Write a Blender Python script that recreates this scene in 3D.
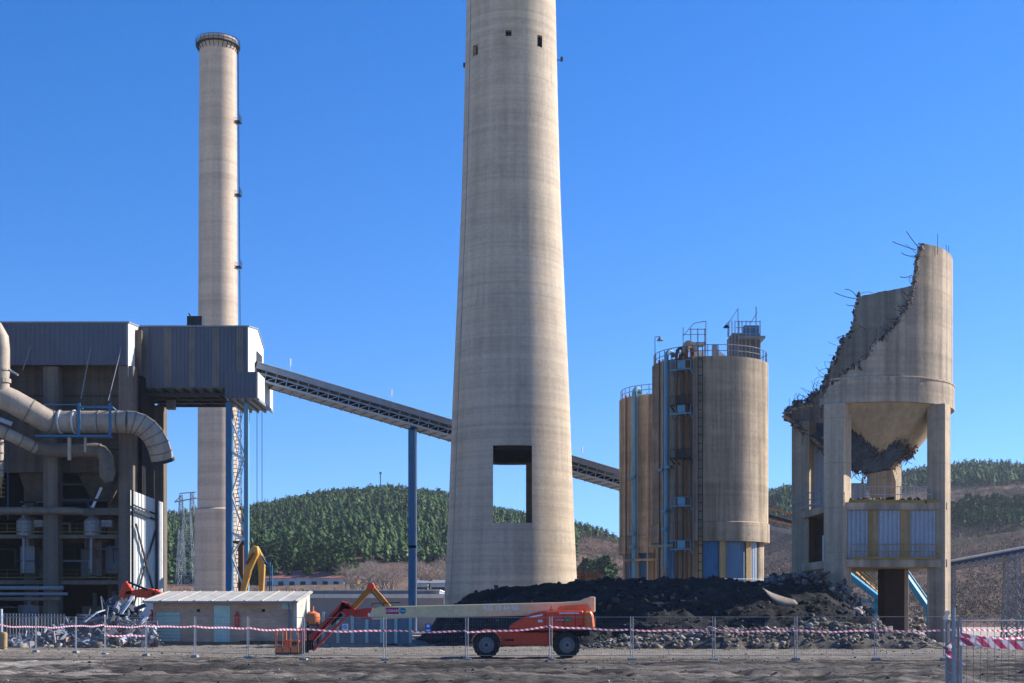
import bpy, math, random
import numpy as np
from mathutils import Vector, Matrix, noise as mn
R = math.radians
sc = bpy.context.scene
for _o in list(bpy.data.objects):
    bpy.data.objects.remove(_o)
random.seed(7)
RNG = np.random.default_rng(11)

# ------------------------------------------------------------ camera, sky, sun, exposure
CAM_H, FPX, HOR = 1.9, 1400.0, 616.0
cam_d = bpy.data.cameras.new('camera'); cam = bpy.data.objects.new('camera', cam_d)
sc.collection.objects.link(cam); sc.camera = cam
cam.location = (0, 0, CAM_H); cam.rotation_euler = (R(90), 0, 0)
cam_d.sensor_width = 36; cam_d.lens = 36*FPX/1024
cam_d.shift_y = (HOR-341.5)/1024
cam_d.clip_end = 6000; cam_d.clip_start = .1

SUN_AZ, SUN_EL = R(70), R(29)          # azimuth from +Y towards +X
world = bpy.data.worlds.new('World'); sc.world = world; world.use_nodes = True
wn = world.node_tree.nodes; wl = world.node_tree.links
bg = wn['Background']
sky = wn.new('ShaderNodeTexSky'); sky.sky_type = 'NISHITA'; sky.sun_disc = False
sky.sun_elevation = SUN_EL; sky.sun_rotation = SUN_AZ
sky.altitude = 900; sky.air_density = 1.0; sky.dust_density = 0.15; sky.ozone_density = 2.2
hs = wn.new('ShaderNodeHueSaturation'); hs.inputs['Saturation'].default_value = 1.37; hs.inputs['Hue'].default_value = .512
tcw = wn.new('ShaderNodeTexCoord'); mpw = wn.new('ShaderNodeMapping'); mpw.inputs['Location'].default_value = (0,0,.1)
wl.new(tcw.outputs['Generated'], mpw.inputs[0]); wl.new(mpw.outputs[0], sky.inputs[0]); wl.new(sky.outputs[0], hs.inputs['Color']); wl.new(hs.outputs[0], bg.inputs['Color'])
bg.inputs['Strength'].default_value = 0.122
sun_d = bpy.data.lights.new('sun', 'SUN'); sun = bpy.data.objects.new('sun', sun_d)
sc.collection.objects.link(sun)
sun_d.energy = 5.0; sun_d.angle = R(.53); sun_d.color = (1, .97, .92)
sdir = Vector((math.sin(SUN_AZ)*math.cos(SUN_EL), math.cos(SUN_AZ)*math.cos(SUN_EL), math.sin(SUN_EL)))
sun.rotation_euler = sdir.to_track_quat('Z', 'Y').to_euler(); sun.location = (60, 0, 80)
sc.view_settings.view_transform = 'Standard'; sc.view_settings.look = 'None'
sc.view_settings.exposure = 0.95; sc.view_settings.gamma = 1

# ------------------------------------------------------------ helpers
def P(px, py, d):
    return Vector(((px-512)/FPX*d, d, CAM_H+(HOR-py)/FPX*d))
def PX(px, d): return (px-512)/FPX*d
def PZ(py, d): return CAM_H+(HOR-py)/FPX*d

def tag(o, label=None, cat=None, group=None, kind=None):
    if label: o['label'] = label
    if cat: o['category'] = cat
    if group: o['group'] = group
    if kind: o['kind'] = kind
    return o
def empty(name, loc, label=None, cat=None, group=None, rz=0):
    o = bpy.data.objects.new(name, None); o.empty_display_size = .3
    sc.collection.objects.link(o); o.location = loc; o.rotation_euler = (0, 0, rz)
    return tag(o, label, cat, group)

class MB:
    """collects shapes in world coordinates, links them as ONE mesh object"""
    def __init__(s): s.v = []; s.f = []; s.n = 0
    def add(s, v, f):
        n = s.n; s.v.extend([tuple(p) for p in v]); s.f.extend([tuple(i+n for i in q) for q in f]); s.n += len(v); return s
    def box(s, x0, x1, y0, y1, z0, z1):
        x0, x1 = sorted((x0, x1)); y0, y1 = sorted((y0, y1)); z0, z1 = sorted((z0, z1))
        v = [(x0,y0,z0),(x1,y0,z0),(x1,y1,z0),(x0,y1,z0),(x0,y0,z1),(x1,y0,z1),(x1,y1,z1),(x0,y1,z1)]
        return s.add(v, [(0,3,2,1),(4,5,6,7),(0,1,5,4),(1,2,6,5),(2,3,7,6),(3,0,4,7)])
    def bar(s, a, b, w, h=None, up=(0,0,1)):
        a = Vector(a); b = Vector(b); h = w if h is None else h
        d = (b-a).normalized(); u = Vector(up)
        if abs(d.dot(u)) > .99: u = Vector((0,1,0))
        r = d.cross(u).normalized(); u = r.cross(d)
        v = []
        for p in (a, b):
            for i, j in ((-1,-1),(1,-1),(1,1),(-1,1)): v.append(p+r*(i*w/2)+u*(j*h/2))
        return s.add(v, [(3,2,1,0),(4,5,6,7),(0,1,5,4),(1,2,6,5),(2,3,7,6),(3,0,4,7)])
    def tube(s, pts, r, n=8, caps=True):
        pts = [Vector(p) for p in pts]; rr = r if isinstance(r, (list, tuple)) else [r]*len(pts)
        v = []; f = []; prev = None
        for i, p in enumerate(pts):
            if i == 0: t = pts[1]-p
            elif i == len(pts)-1: t = p-pts[i-1]
            else: t = (pts[i+1]-p).normalized()+(p-pts[i-1]).normalized()
            t.normalize()
            if prev is None:
                q = Vector((0,0,1)) if abs(t.z) < .9 else Vector((0,1,0))
                a = t.cross(q).normalized()
            else: a = (prev-t*prev.dot(t)).normalized()
            prev = a; b = t.cross(a)
            for k in range(n):
                g = 2*math.pi*k/n; v.append(p+(a*math.cos(g)+b*math.sin(g))*rr[i])
        for i in range(len(pts)-1):
            for k in range(n):
                f.append((i*n+k, i*n+(k+1)%n, (i+1)*n+(k+1)%n, (i+1)*n+k))
        if caps:
            f.append(tuple(range(n))[::-1]); f.append(tuple((len(pts)-1)*n+k for k in range(n)))
        return s.add(v, f)
    def lathe(s, c, prof, n=48, a0=0, a1=360, close=True):
        """prof [(r,z)..]; angle from -Y towards +X"""
        full = abs(a1-a0) >= 360; m = n if full else n+1; v = []; f = []
        for r, z in prof:
            for k in range(m):
                g = R(a0+(a1-a0)*k/n); v.append((c[0]+math.sin(g)*r, c[1]-math.cos(g)*r, z))
        for i in range(len(prof)-1):
            for k in range(n):
                k2 = (k+1) % m; f.append((i*m+k, i*m+k2, (i+1)*m+k2, (i+1)*m+k))
        if full and close:
            f.append(tuple(range(m))[::-1]); f.append(tuple((len(prof)-1)*m+k for k in range(m)))
        return s.add(v, f)
    def prism(s, pts, y0, y1):
        """pts [(x,z)..] outline extruded in y"""
        n = len(pts); v = [(x, y0, z) for x, z in pts]+[(x, y1, z) for x, z in pts]
        f = [tuple(range(n)), tuple(range(2*n-1, n-1, -1))]+[(i, i+n, (i+1)%n+n, (i+1)%n) for i in range(n)]
        return s.add(v, f)
    def corr(s, a, b, z0, z1, pitch=.3, depth=.05, z0b=None, z1b=None):
        """corrugated upright sheet from a to b (xy)"""
        a = Vector((a[0], a[1], 0)); b = Vector((b[0], b[1], 0)); L = (b-a).length; d = (b-a)/L
        nr = Vector((d.y, -d.x, 0)); v = []; k = max(1, int(round(L/pitch))); ts = []
        for i in range(k):
            for q, o in ((0,0),(.3,0),(.4,1),(.8,1),(.9,0)): ts.append(((i+q)/k, o))
        ts.append((1, 0))
        for t, o in ts:
            p = a+d*(L*t)+nr*(depth*o)
            za = z0 if z0b is None else z0+(z0b-z0)*t; zb = z1 if z1b is None else z1+(z1b-z1)*t
            v += [(p.x, p.y, za), (p.x, p.y, zb)]
        f = [(2*i, 2*i+2, 2*i+3, 2*i+1) for i in range(len(ts)-1)]
        m = len(v)   # thin back so that it has thickness
        v2 = [(x-nr.x*.03, y-nr.y*.03, z) for x, y, z in v]
        f2 = [(q[3]+m, q[2]+m, q[1]+m, q[0]+m) for q in f]
        e = [(0,1,1+m,m), (m-2, 2*m-2, 2*m-1, m-1)]
        e += [(2*i+1, 2*i+3, 2*i+3+m, 2*i+1+m) for i in range(len(ts)-1)]+[(2*i, 2*i+m, 2*i+2+m, 2*i+2) for i in range(len(ts)-1)]
        return s.add(v+v2, f+f2+e)
    def build(s, name, mat, parent=None, smooth=False, bevel=0, fix=False, origin=None):
        me = bpy.data.meshes.new(name)
        v = np.array(s.v, dtype=float)
        if parent is not None: L = np.array(world_loc(parent))
        elif origin is not None: L = np.array(origin)
        else: L = np.array([(v[:,0].min()+v[:,0].max())/2, (v[:,1].min()+v[:,1].max())/2, v[:,2].min()])
        me.from_pydata([tuple(p) for p in (v-L)], [], s.f); me.update()
        me.materials.append(mat)
        o = bpy.data.objects.new(name, me); sc.collection.objects.link(o)
        if parent is not None: o.parent = parent
        else: o.location = L
        if fix:
            import bmesh
            bm = bmesh.new(); bm.from_mesh(me); bmesh.ops.recalc_face_normals(bm, faces=bm.faces); bm.to_mesh(me); bm.free()
        if smooth:
            me.polygons.foreach_set('use_smooth', [True]*len(me.polygons))
            try: me.set_sharp_from_angle(angle=R(35))
            except Exception: pass
        if bevel:
            b = o.modifiers.new('bevel', 'BEVEL'); b.width = bevel; b.segments = 1; b.limit_method = 'ANGLE'
        return o
def world_loc(o):
    L = Vector(o.location)
    p = o.parent
    while p is not None: L += Vector(p.location); p = p.parent
    return L
def copy_tree(o, parent=None):
    c = o.copy(); sc.collection.objects.link(c)
    if parent is not None: c.parent = parent
    for ch in [q for q in o.children]: copy_tree(ch, c)
    return c
def quick(name, v, f, mat, parent=None, loc=(0,0,0)):
    me = bpy.data.meshes.new(name); v = np.asarray(v, dtype=np.float32); f = np.asarray(f, dtype=np.int32)
    k = f.shape[1]; me.vertices.add(len(v)); me.vertices.foreach_set('co', (v-np.array(loc, dtype=np.float32)).ravel())
    me.loops.add(f.size); me.loops.foreach_set('vertex_index', f.ravel())
    me.polygons.add(len(f)); me.polygons.foreach_set('loop_start', np.arange(0, f.size, k, dtype=np.int32))
    me.polygons.foreach_set('loop_total', np.full(len(f), k, dtype=np.int32))
    me.update(calc_edges=True); me.validate(); me.materials.append(mat)
    o = bpy.data.objects.new(name, me); sc.collection.objects.link(o)
    if parent is not None: o.parent = parent
    o.location = loc
    return o
def cut(o, cutters):
    """carve box shaped holes into a mesh, leaving only the carved mesh"""
    hs_ = []
    for c in cutters:
        co = MB().box(*c).build('cutter', o.data.materials[0]); hs_.append(co)
        m = o.modifiers.new('b', 'BOOLEAN'); m.operation = 'DIFFERENCE'; m.object = co; m.solver = 'EXACT'
    bpy.context.view_layer.update()
    dg = bpy.context.evaluated_depsgraph_get()
    me = bpy.data.meshes.new_from_object(o.evaluated_get(dg))
    o.modifiers.clear(); old = o.data; o.data = me; bpy.data.meshes.remove(old)
    for h in hs_: bpy.data.objects.remove(h)
def text_part(name, s, size, loc, mat, parent, rz=0, extr=.004, align='CENTER', bold=False):
    cu = bpy.data.curves.new(name, 'FONT'); cu.body = s; cu.size = size; cu.extrude = extr
    cu.align_x = align; cu.align_y = 'CENTER'
    if bold: cu.offset = size*.02
    o = bpy.data.objects.new(name, cu); sc.collection.objects.link(o)
    bpy.context.view_layer.update()
    me = bpy.data.meshes.new_from_object(o.evaluated_get(bpy.context.evaluated_depsgraph_get()))
    bpy.data.objects.remove(o); me.materials.append(mat)
    t = bpy.data.objects.new(name, me); sc.collection.objects.link(t)
    t.parent = parent; t.location = Vector(loc)-world_loc(parent); t.rotation_euler = (R(90), 0, rz)
    return t

# ------------------------------------------------------------ materials
class NT:
    def __init__(s, name):
        s.m = bpy.data.materials.new(name); s.m.use_nodes = True; s.t = s.m.node_tree
        s.b = s.t.nodes['Principled BSDF']; s.geo = s.t.nodes.new('ShaderNodeNewGeometry')
        s.pos = s.geo.outputs['Position']
    def n(s, ty, **kw):
        x = s.t.nodes.new(ty)
        for k, v in kw.items(): setattr(x, k, v)
        return x
    def l(s, a, b): s.t.links.new(a, b)
    def mapped(s, sc3, src=None, rot=(0,0,0), loc=(0,0,0)):
        m = s.n('ShaderNodeMapping'); s.l(src or s.pos, m.inputs[0]); m.inputs['Scale'].default_value = sc3
        m.inputs['Rotation'].default_value = rot; m.inputs['Location'].default_value = loc
        return m.outputs[0]
    def noise(s, sc3, detail=4, rough=.6, src=None, dist=0, loc=(0,0,0)):
        x = s.n('ShaderNodeTexNoise'); s.l(s.mapped(sc3, src, loc=loc), x.inputs['Vector'])
        x.inputs['Scale'].default_value = 1; x.inputs['Detail'].default_value = detail
        x.inputs['Roughness'].default_value = rough; x.inputs['Distortion'].default_value = dist
        return x.outputs['Fac']
    def ramp(s, v, stops):
        x = s.n('ShaderNodeValToRGB'); s.l(v, x.inputs[0]); e = x.color_ramp.elements
        while len(e) < len(stops): e.new(.5)
        for q, (p, c) in zip(e, stops):
            q.position = p; q.color = (c, c, c, 1) if isinstance(c, (int, float)) else (*c, 1)
        return x.outputs[0]
    def mix(s, fac, a, b, mode='MIX'):
        x = s.n('ShaderNodeMix', data_type='RGBA', blend_type=mode)
        for v, i in ((fac, 0), (a, 6), (b, 7)):
            if isinstance(v, (int, float)): x.inputs[i].default_value = v
            elif isinstance(v, (tuple, list)): x.inputs[i].default_value = (*v, 1)
            else: s.l(v, x.inputs[i])
        return x.outputs[2]
    def math(s, op, a, b=0, c=None):
        x = s.n('ShaderNodeMath', operation=op)
        for i, v in enumerate((a, b) if c is None else (a, b, c)):
            if isinstance(v, (int, float)): x.inputs[i].default_value = v
            else: s.l(v, x.inputs[i])
        return x.outputs[0]
    def bump(s, h, strength=.3, dist=.05):
        x = s.n('ShaderNodeBump'); x.inputs['Strength'].default_value = strength; x.inputs['Distance'].default_value = dist
        s.l(h, x.inputs['Height']); s.l(x.outputs[0], s.b.inputs['Normal'])
    def done(s, col, rough=.85, metal=0):
        if isinstance(col, (tuple, list)): s.b.inputs['Base Color'].default_value = (*col, 1)
        else: s.l(col, s.b.inputs['Base Color'])
        s.b.inputs['Roughness'].default_value = rough; s.b.inputs['Metallic'].default_value = metal
        s.b.inputs['Specular IOR Level'].default_value = .08 if rough > .6 else .2
        return s.m
    def line(s, axis, period, width):
        """dark thin line mask (1 on the line) repeating along a world axis"""
        sp = s.n('ShaderNodeSeparateXYZ'); s.l(s.pos, sp.inputs[0])
        w = s.math('PINGPONG', sp.outputs[axis], period/2)
        return s.math('LESS_THAN', w, width/2)

def concrete(name, base, dark=.75, rings=0, stain=.35, vstreak=1.0, joints=0, warm=(1.0,.93,.82), runs=.8, blots=.25):
    t = NT(name)
    big = t.ramp(t.noise((.12,.12,.09), 5), [(.3, tuple(c*dark for c in base)), (.7, base)])
    st = t.ramp(t.noise((1.7*vstreak,1.7*vstreak,.045), 5, .65), [(.35, 1-stain), (.62, 1)])
    c = t.mix(1, big, st, 'MULTIPLY')
    st2 = t.ramp(t.noise((.55,.55,.02), 4, .6, loc=(7,3,1)), [(.36, runs), (.58, 1.04)])
    c = t.mix(.85, c, st2, 'MULTIPLY')
    fine = t.ramp(t.noise((3,3,3), 6, .75), [(.25, .78), (.75, 1.12)])
    c = t.mix(1, c, fine, 'MULTIPLY')
    c = t.mix(t.ramp(t.noise((.3,.3,.6), 3, loc=(3,9,2)), [(.5, 0), (.75, .45)]), c, tuple(b*w for b, w in zip(base, warm)))
    blot = t.math('MULTIPLY', t.ramp(t.noise((.35,.35,.28), 6, .75, loc=(11,5,2)), [(.56, 0), (.7, 1)]), blots)
    c = t.mix(blot, c, tuple(b*.42 for b in base))
    if rings:
        hn = t.ramp(t.noise((.02,.02,1/rings*1.2), 2, .8), [(.35, .86), (.6, 1.05)])
        c = t.mix(1, c, hn, 'MULTIPLY')
        ln = t.line(2, rings, .09)
        k = t.math('MULTIPLY', ln, t.ramp(t.noise((.3,.3,.8), 3), [(.3, .1), (.7, .5)]))
        c = t.mix(k, c, tuple(b*.5 for b in base))
    if joints:
        ln = t.line(2, joints, .05); c = t.mix(t.math('MULTIPLY', ln, .5), c, tuple(b*.45 for b in base))
    t.bump(t.noise((4,4,4), 6, .7), .35, .06)
    return t.done(c, .93)
def paint(name, col, dirt=.35, rough=.6, rust=0, metal=0, sc_=1.0, dirtcol=None):
    t = NT(name)
    dc = dirtcol or tuple(c*.45+.01 for c in col)
    c = t.mix(t.ramp(t.noise((1.3*sc_,1.3*sc_,.5*sc_), 6, .7), [(.42, 0), (.8, min(1, dirt*1.6))]), col, dc)
    if rust:
        c = t.mix(t.ramp(t.noise((2*sc_,2*sc_,.7*sc_), 6, .75, loc=(4,4,4)), [(.55, 0), (.72, rust)]), c, (.16,.06,.025))
    fine = t.ramp(t.noise((7,7,7), 3), [(.3, .88), (.7, 1.06)])
    c = t.mix(1, c, fine, 'MULTIPLY')
    return t.done(c, rough, metal)
def island(name, stops, rough=.9):
    t = NT(name); c = t.ramp(t.geo.outputs['Random Per Island'], stops); return t.done(c, rough)

M = {}
M['chimney'] = concrete('chimney_concrete', (.56,.45,.335), .84, 1.35, .13, runs=.86, blots=.42)
M['chimney2'] = concrete('slim_chimney_concrete', (.58,.45,.34), .85, 2.4, .1, runs=.92)
M['silo'] = concrete('silo_concrete', (.53,.41,.285), .76, 1.5, .45, 1.0, runs=.42, blots=.6)
M['broken'] = concrete('broken_silo_concrete', (.57,.45,.33), .8, 1.2, .35, 1.2, runs=.5, blots=.45)
M['column'] = concrete('column_concrete', (.57,.44,.31), .8, 0, .4, 1, 3.2, runs=.65, blots=.45)
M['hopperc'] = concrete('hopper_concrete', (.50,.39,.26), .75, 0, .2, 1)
M['ochre'] = concrete('ochre_concrete', (.58,.39,.19), .7, 0, .35, 1.2)
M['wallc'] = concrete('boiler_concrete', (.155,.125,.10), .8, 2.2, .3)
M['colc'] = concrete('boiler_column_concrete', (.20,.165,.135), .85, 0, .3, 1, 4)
M['fallen'] = concrete('fallen_concrete', (.5,.37,.25), .6, 0, .4, 3)
M['innerc'] = concrete('hopper_inside_shaded', (.27,.21,.165), .7, 0, .4, 1)  # hopper concrete darkened for the shade inside the cone
M['clad'] = paint('slate_cladding', (.10,.115,.145), .3, .55, .12, .0, .5)
M['cladstrip'] = paint('translucent_strip', (.165,.16,.145), .5, .5, .2, .0, 1)
M['cladlight'] = paint('pale_and_sunlit_cladding', (.68,.67,.62), .3, .55)  # pale sheet, also put on the sunlit sides of the slate houses
M['dark'] = paint('dark_steel', (.025,.027,.03), .4, .6, .3)
M['darkint'] = paint('dark_interior', (.016,.015,.017), .5, .9, .1)  # near black, so the deep shade inside sits in the colour
M['blue'] = paint('blue_steel', (.04,.155,.29), .35, .5, .15)
M['bluelt'] = paint('pale_blue_steel', (.13,.29,.38), .35, .5, .25)
M['bluepanel'] = paint('blue_panel', (.11,.20,.30), .35, .5, .1, 0, .8)
M['bluepanel2'] = paint('light_blue_panel', (.34,.38,.43), .3, .5, .1)
M['teal'] = paint('teal_steel', (.05,.27,.36), .3, .5, .2)
M['yellow'] = paint('yellow_rail', (.36,.22,.05), .5, .6, .6)
M['duct'] = paint('duct_metal', (.42,.34,.26), .5, .55, .35, 0, .8)
M['galv'] = paint('galvanised_steel', (.36,.37,.38), .3, .5, .05, .25)
M['greysteel'] = paint('grey_steel', (.24,.25,.27), .4, .55, .15)
M['rust'] = paint('rusty_steel', (.16,.075,.04), .5, .8, .5)
M['umber'] = paint('umber_board', (.055,.036,.026), .4, .8, .2)
M['white'] = paint('white_paint', (.62,.62,.62), .35, .6, .05)
M['orange'] = paint('orange_paint', (.88,.085,.03), .15, .4, .0)
M['orangelt'] = paint('faded_orange_paint', (.80,.20,.06), .2, .4)
M['red'] = paint('red_paint', (.62,.055,.035), .3, .45)
M['yel'] = paint('yellow_machine_paint', (.55,.30,.06), .5, .5, .3, 0, 2)
M['ylor'] = paint('amber_paint', (.50,.19,.03), .4, .5, .1, 0, 2)
M['cream'] = paint('cream_paint', (.82,.60,.32), .25, .5)
M['tyre'] = paint('tyre_rubber', (.022,.022,.024), .4, .9, 0, 0, 2, (.09,.08,.07))
M['rim'] = paint('rim_grey', (.17,.17,.17), .5, .6, 0, 0, 3)
M['rebar'] = paint('rebar', (.055,.035,.028), .3, .9)
M['ductdim'] = paint('shaded_duct_metal', (.20,.165,.135), .6, .7, .3)  # duct metal darkened for the runs in shade
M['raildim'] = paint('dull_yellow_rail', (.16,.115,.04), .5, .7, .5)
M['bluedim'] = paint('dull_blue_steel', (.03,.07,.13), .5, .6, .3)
M['wire'] = paint('fence_wire', (.17,.175,.18), .2, .6)
M['roofsheet'] = paint('bleached_roof_sheet', (.40,.37,.325), .5, .7, .1)
M['glass'] = NT('dark_glass').done((.02,.03,.04), .15)
M['magenta'] = NT('magenta_sticker').done((.45,.015,.09), .5)
M['tealst'] = NT('teal_sticker').done((.01,.22,.30), .5)
M['green'] = NT('green_sticker').done((.02,.20,.08), .5)
M['letter'] = NT('pale_lettering').done((.86,.86,.9), .6)
M['letterw'] = NT('white_lettering').done((.75,.72,.72), .6)
M['signblue'] = NT('sign_blue').done((.03,.10,.42), .5)
M['signwhite'] = NT('sign_white').done((.7,.7,.75), .5)
M['black'] = NT('black_rubber').done((.015,.015,.015), .7)
M['footc'] = concrete('foot_concrete', (.42,.40,.36), .8, 0, .2)

def brick():
    t = NT('hut_brick')
    b = t.n('ShaderNodeTexBrick'); 
    cx = t.n('ShaderNodeCombineXYZ'); sp = t.n('ShaderNodeSeparateXYZ'); t.l(t.pos, sp.inputs[0])
    t.l(t.math('ADD', sp.outputs[0], sp.outputs[1]), cx.inputs[0]); t.l(sp.outputs[2], cx.inputs[1]); t.l(cx.outputs[0], b.inputs['Vector'])
    b.inputs['Scale'].default_value = 1; b.inputs['Brick Width'].default_value = .3; b.inputs['Row Height'].default_value = .1
    b.inputs['Mortar Size'].default_value = .012
    b.inputs['Color1'].default_value = (.62,.39,.26,1); b.inputs['Color2'].default_value = (.50,.32,.22,1); b.inputs['Mortar'].default_value = (.48,.35,.25,1)
    c = t.mix(1, b.outputs[0], t.ramp(t.noise((.7,.7,.7), 5), [(.3,.7),(.7,1.1)]), 'MULTIPLY')
    return t.done(c, .92)
M['brick'] = brick()
def tape_mat():
    t = NT('striped_tape')
    tc = t.n('ShaderNodeTexCoord'); sp = t.n('ShaderNodeSeparateXYZ'); t.l(tc.outputs['Object'], sp.inputs[0])
    s_ = t.math('ADD', sp.outputs[0], sp.outputs[2])
    w = t.math('PINGPONG', s_, .115)
    m = t.math('GREATER_THAN', w, .058)
    c = t.mix(m, (.74,.66,.68), (.52,.09,.17))
    t.done(c, .5)
    tr = t.n('ShaderNodeBsdfTranslucent'); t.l(c, tr.inputs[0]); mx = t.n('ShaderNodeMixShader'); mx.inputs[0].default_value = .55
    out = t.t.nodes['Material Output']; t.l(t.b.outputs[0], mx.inputs[1]); t.l(tr.outputs[0], mx.inputs[2]); t.l(mx.outputs[0], out.inputs[0])
    return t.m
M['tape'] = tape_mat()

# ------------------------------------------------------------ numeric noise
def _lat(ix, iy, seed):
    h = (ix.astype(np.int64)*374761393+iy.astype(np.int64)*668265263+seed*1442695041) & 0xffffffff
    h = ((h ^ (h >> 13))*1274126177) & 0xffffffff
    return ((h ^ (h >> 16)) & 0xffff)/65535.0
def vn(x, y, seed=0):
    x = np.asarray(x, float); y = np.asarray(y, float)
    ix = np.floor(x); iy = np.floor(y); fx = x-ix; fy = y-iy
    fx = fx*fx*(3-2*fx); fy = fy*fy*(3-2*fy)
    a = _lat(ix, iy, seed); b = _lat(ix+1, iy, seed); c = _lat(ix, iy+1, seed); d = _lat(ix+1, iy+1, seed)
    return (a*(1-fx)+b*fx)*(1-fy)+(c*(1-fx)+d*fx)*fy-.5
def fbm(x, y, o=4, seed=0, g=.5):
    s = 0; a = 1; x = np.asarray(x, float); y = np.asarray(y, float)
    for i in range(o): s = s+a*vn(x, y, seed+i*17); x = x*2.03; y = y*2.03; a *= g
    return s
def sst(t): t = np.clip(t, 0, 1); return t*t*(3-2*t)
def grid(name, xs, ys, zf, mat, **kw):
    X, Y = np.meshgrid(xs, ys); Z = zf(X, Y); nx = len(xs); ny = len(ys)
    v = np.stack([X.ravel(), Y.ravel(), Z.ravel()], 1)
    i = (np.arange(ny-1)[:, None]*nx+np.arange(nx-1)[None]).ravel()
    f = np.stack([i, i+1, i+nx+1, i+nx], 1)
    o = quick(name, v, f, mat, **kw); o.data.polygons.foreach_set('use_smooth', [True]*len(f)); return o

# ------------------------------------------------------------ ground
def ground_mat():
    t = NT('dirt_ground')
    n1 = t.noise((.05,.35,.1), 6, .62, dist=.6)
    c = t.ramp(n1, [(.32, (.050,.043,.037)), (.46, (.115,.098,.081)), (.58, (.195,.165,.134)), (.74, (.29,.25,.205))])
    n2 = t.noise((.5,2.2,1), 7, .75)
    c = t.mix(1, c, t.ramp(n2, [(.3, .55), (.7, 1.35)]), 'MULTIPLY')
    n3 = t.noise((6,9,6), 5, .8)
    c = t.mix(1, c, t.ramp(n3, [(.3, .7), (.7, 1.25)]), 'MULTIPLY')
    sp = t.n('ShaderNodeSeparateXYZ'); t.l(t.pos, sp.inputs[0])
    y = t.math('ADD', sp.outputs[1], t.math('MULTIPLY', t.math('SUBTRACT', t.noise((.12,.2,.1), 5), .5), 22))
    band = t.ramp(t.math('DIVIDE', y, 120), [(.49, 0), (.56, .75), (.80, .8), (.92, .3)])
    c = t.mix(t.math('MULTIPLY', band, t.ramp(t.noise((.25,1.2,1), 5, .7), [(.3, .35), (.6, 1)])), c, (.31,.26,.20))
    # pale dried puddle on the left
    xx = t.math('ADD', sp.outputs[0], t.math('MULTIPLY', t.math('SUBTRACT', t.noise((.1,.5,.1), 5), .5), 16))
    d1 = t.math('ABSOLUTE', t.math('SUBTRACT', t.math('DIVIDE', t.math('ADD', sp.outputs[1], t.math('MULTIPLY', t.math('SUBTRACT', t.noise((.3,.3,.1), 4), .5), 9)), 7.5), 6.9))
    m1 = t.math('MULTIPLY', t.ramp(d1, [(.7, 1), (1.0, 0)]), t.ramp(t.math('DIVIDE', t.math('ADD', xx, 60), 60), [(.68, 1), (.76, 0)]))
    c = t.mix(t.math('MULTIPLY', m1, .95), c, (.46,.40,.32))
    wet = t.math('MULTIPLY', t.ramp(t.noise((.07,1.1,.1), 6, .7, dist=.8, loc=(5,1,0)), [(.47, 0), (.57, .85)]), t.ramp(t.math('DIVIDE', sp.outputs[1], 120), [(.48, 1), (.58, .25)]))
    c = t.mix(wet, c, (.028,.025,.023))
    # ground out of view round the strip, made pale to bounce warm light
    far = t.math('MAXIMUM', t.ramp(t.math('DIVIDE', sp.outputs[1], 100), [(.13, 1), (.18, 0)]), t.math('MAXIMUM', t.ramp(t.math('DIVIDE', t.math('ABSOLUTE', sp.outputs[0]), 100), [(.5, 0), (.66, 1)]), t.ramp(t.math('DIVIDE', sp.outputs[1], 200), [(.62, 0), (.68, 1)])))
    c = t.mix(far, c, (.46,.39,.30))
    t.bump(t.noise((5,8,5), 6, .8), .9, .08)
    return t.done(c, .95)
M['ground'] = ground_mat()
def zg(X, Y):
    near = sst((Y-17)/6)*sst((125-Y)/20)*sst((62-np.abs(X))/8)
    rut = fbm(X*.10+3, Y*.75+X*.04, 4, 3, .6)
    r2 = np.abs(fbm(X*.16, Y*.42-X*.03, 3, 9, .55))
    lump = fbm(X*1.6, Y*1.6, 4, 21, .6)
    tread = fbm(X*2.6, Y*.5, 2, 31)*sst((56-Y)/10)
    tr_ = 0
    for y0, sl in ((43.5,.012),(45.3,.012),(50.2,-.02),(52.2,-.02),(37.5,.03),(39.3,.03),(56.4,.006)):
        tr_ = tr_-np.exp(-((Y-y0-sl*X-.25*np.sin(X*.12))/.22)**2)*(.5+.5*np.sign(np.sin(X*9.5)))*(.5+.5*np.sign(fbm(X*.07+y0, Y*.1, 2, 77)+.08))
    w = sst((60-Y)/8)
    return (near*(rut*.17*(0.3+w)-np.clip(.16-r2, 0, 1)*.6*(.25+w)+lump*.085*(.5+.9*w)+tread*.06*w+fbm(X*3.1, Y*3.1, 2, 29)*.06+tr_*.07)-.0)
xs = np.concatenate([[-4000,-1500,-600,-250,-120,-80], np.arange(-62,62.01,.17), [80,120,250,600,1500,4000]])
ys = np.concatenate([[-400,-60,0,8,14], np.arange(17,72,.12), np.arange(72,126,.35), [135,160,200,300,600,1500,4000]])
o = grid('ground', xs, ys, zg, M['ground']); tag(o, kind='structure')

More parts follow.
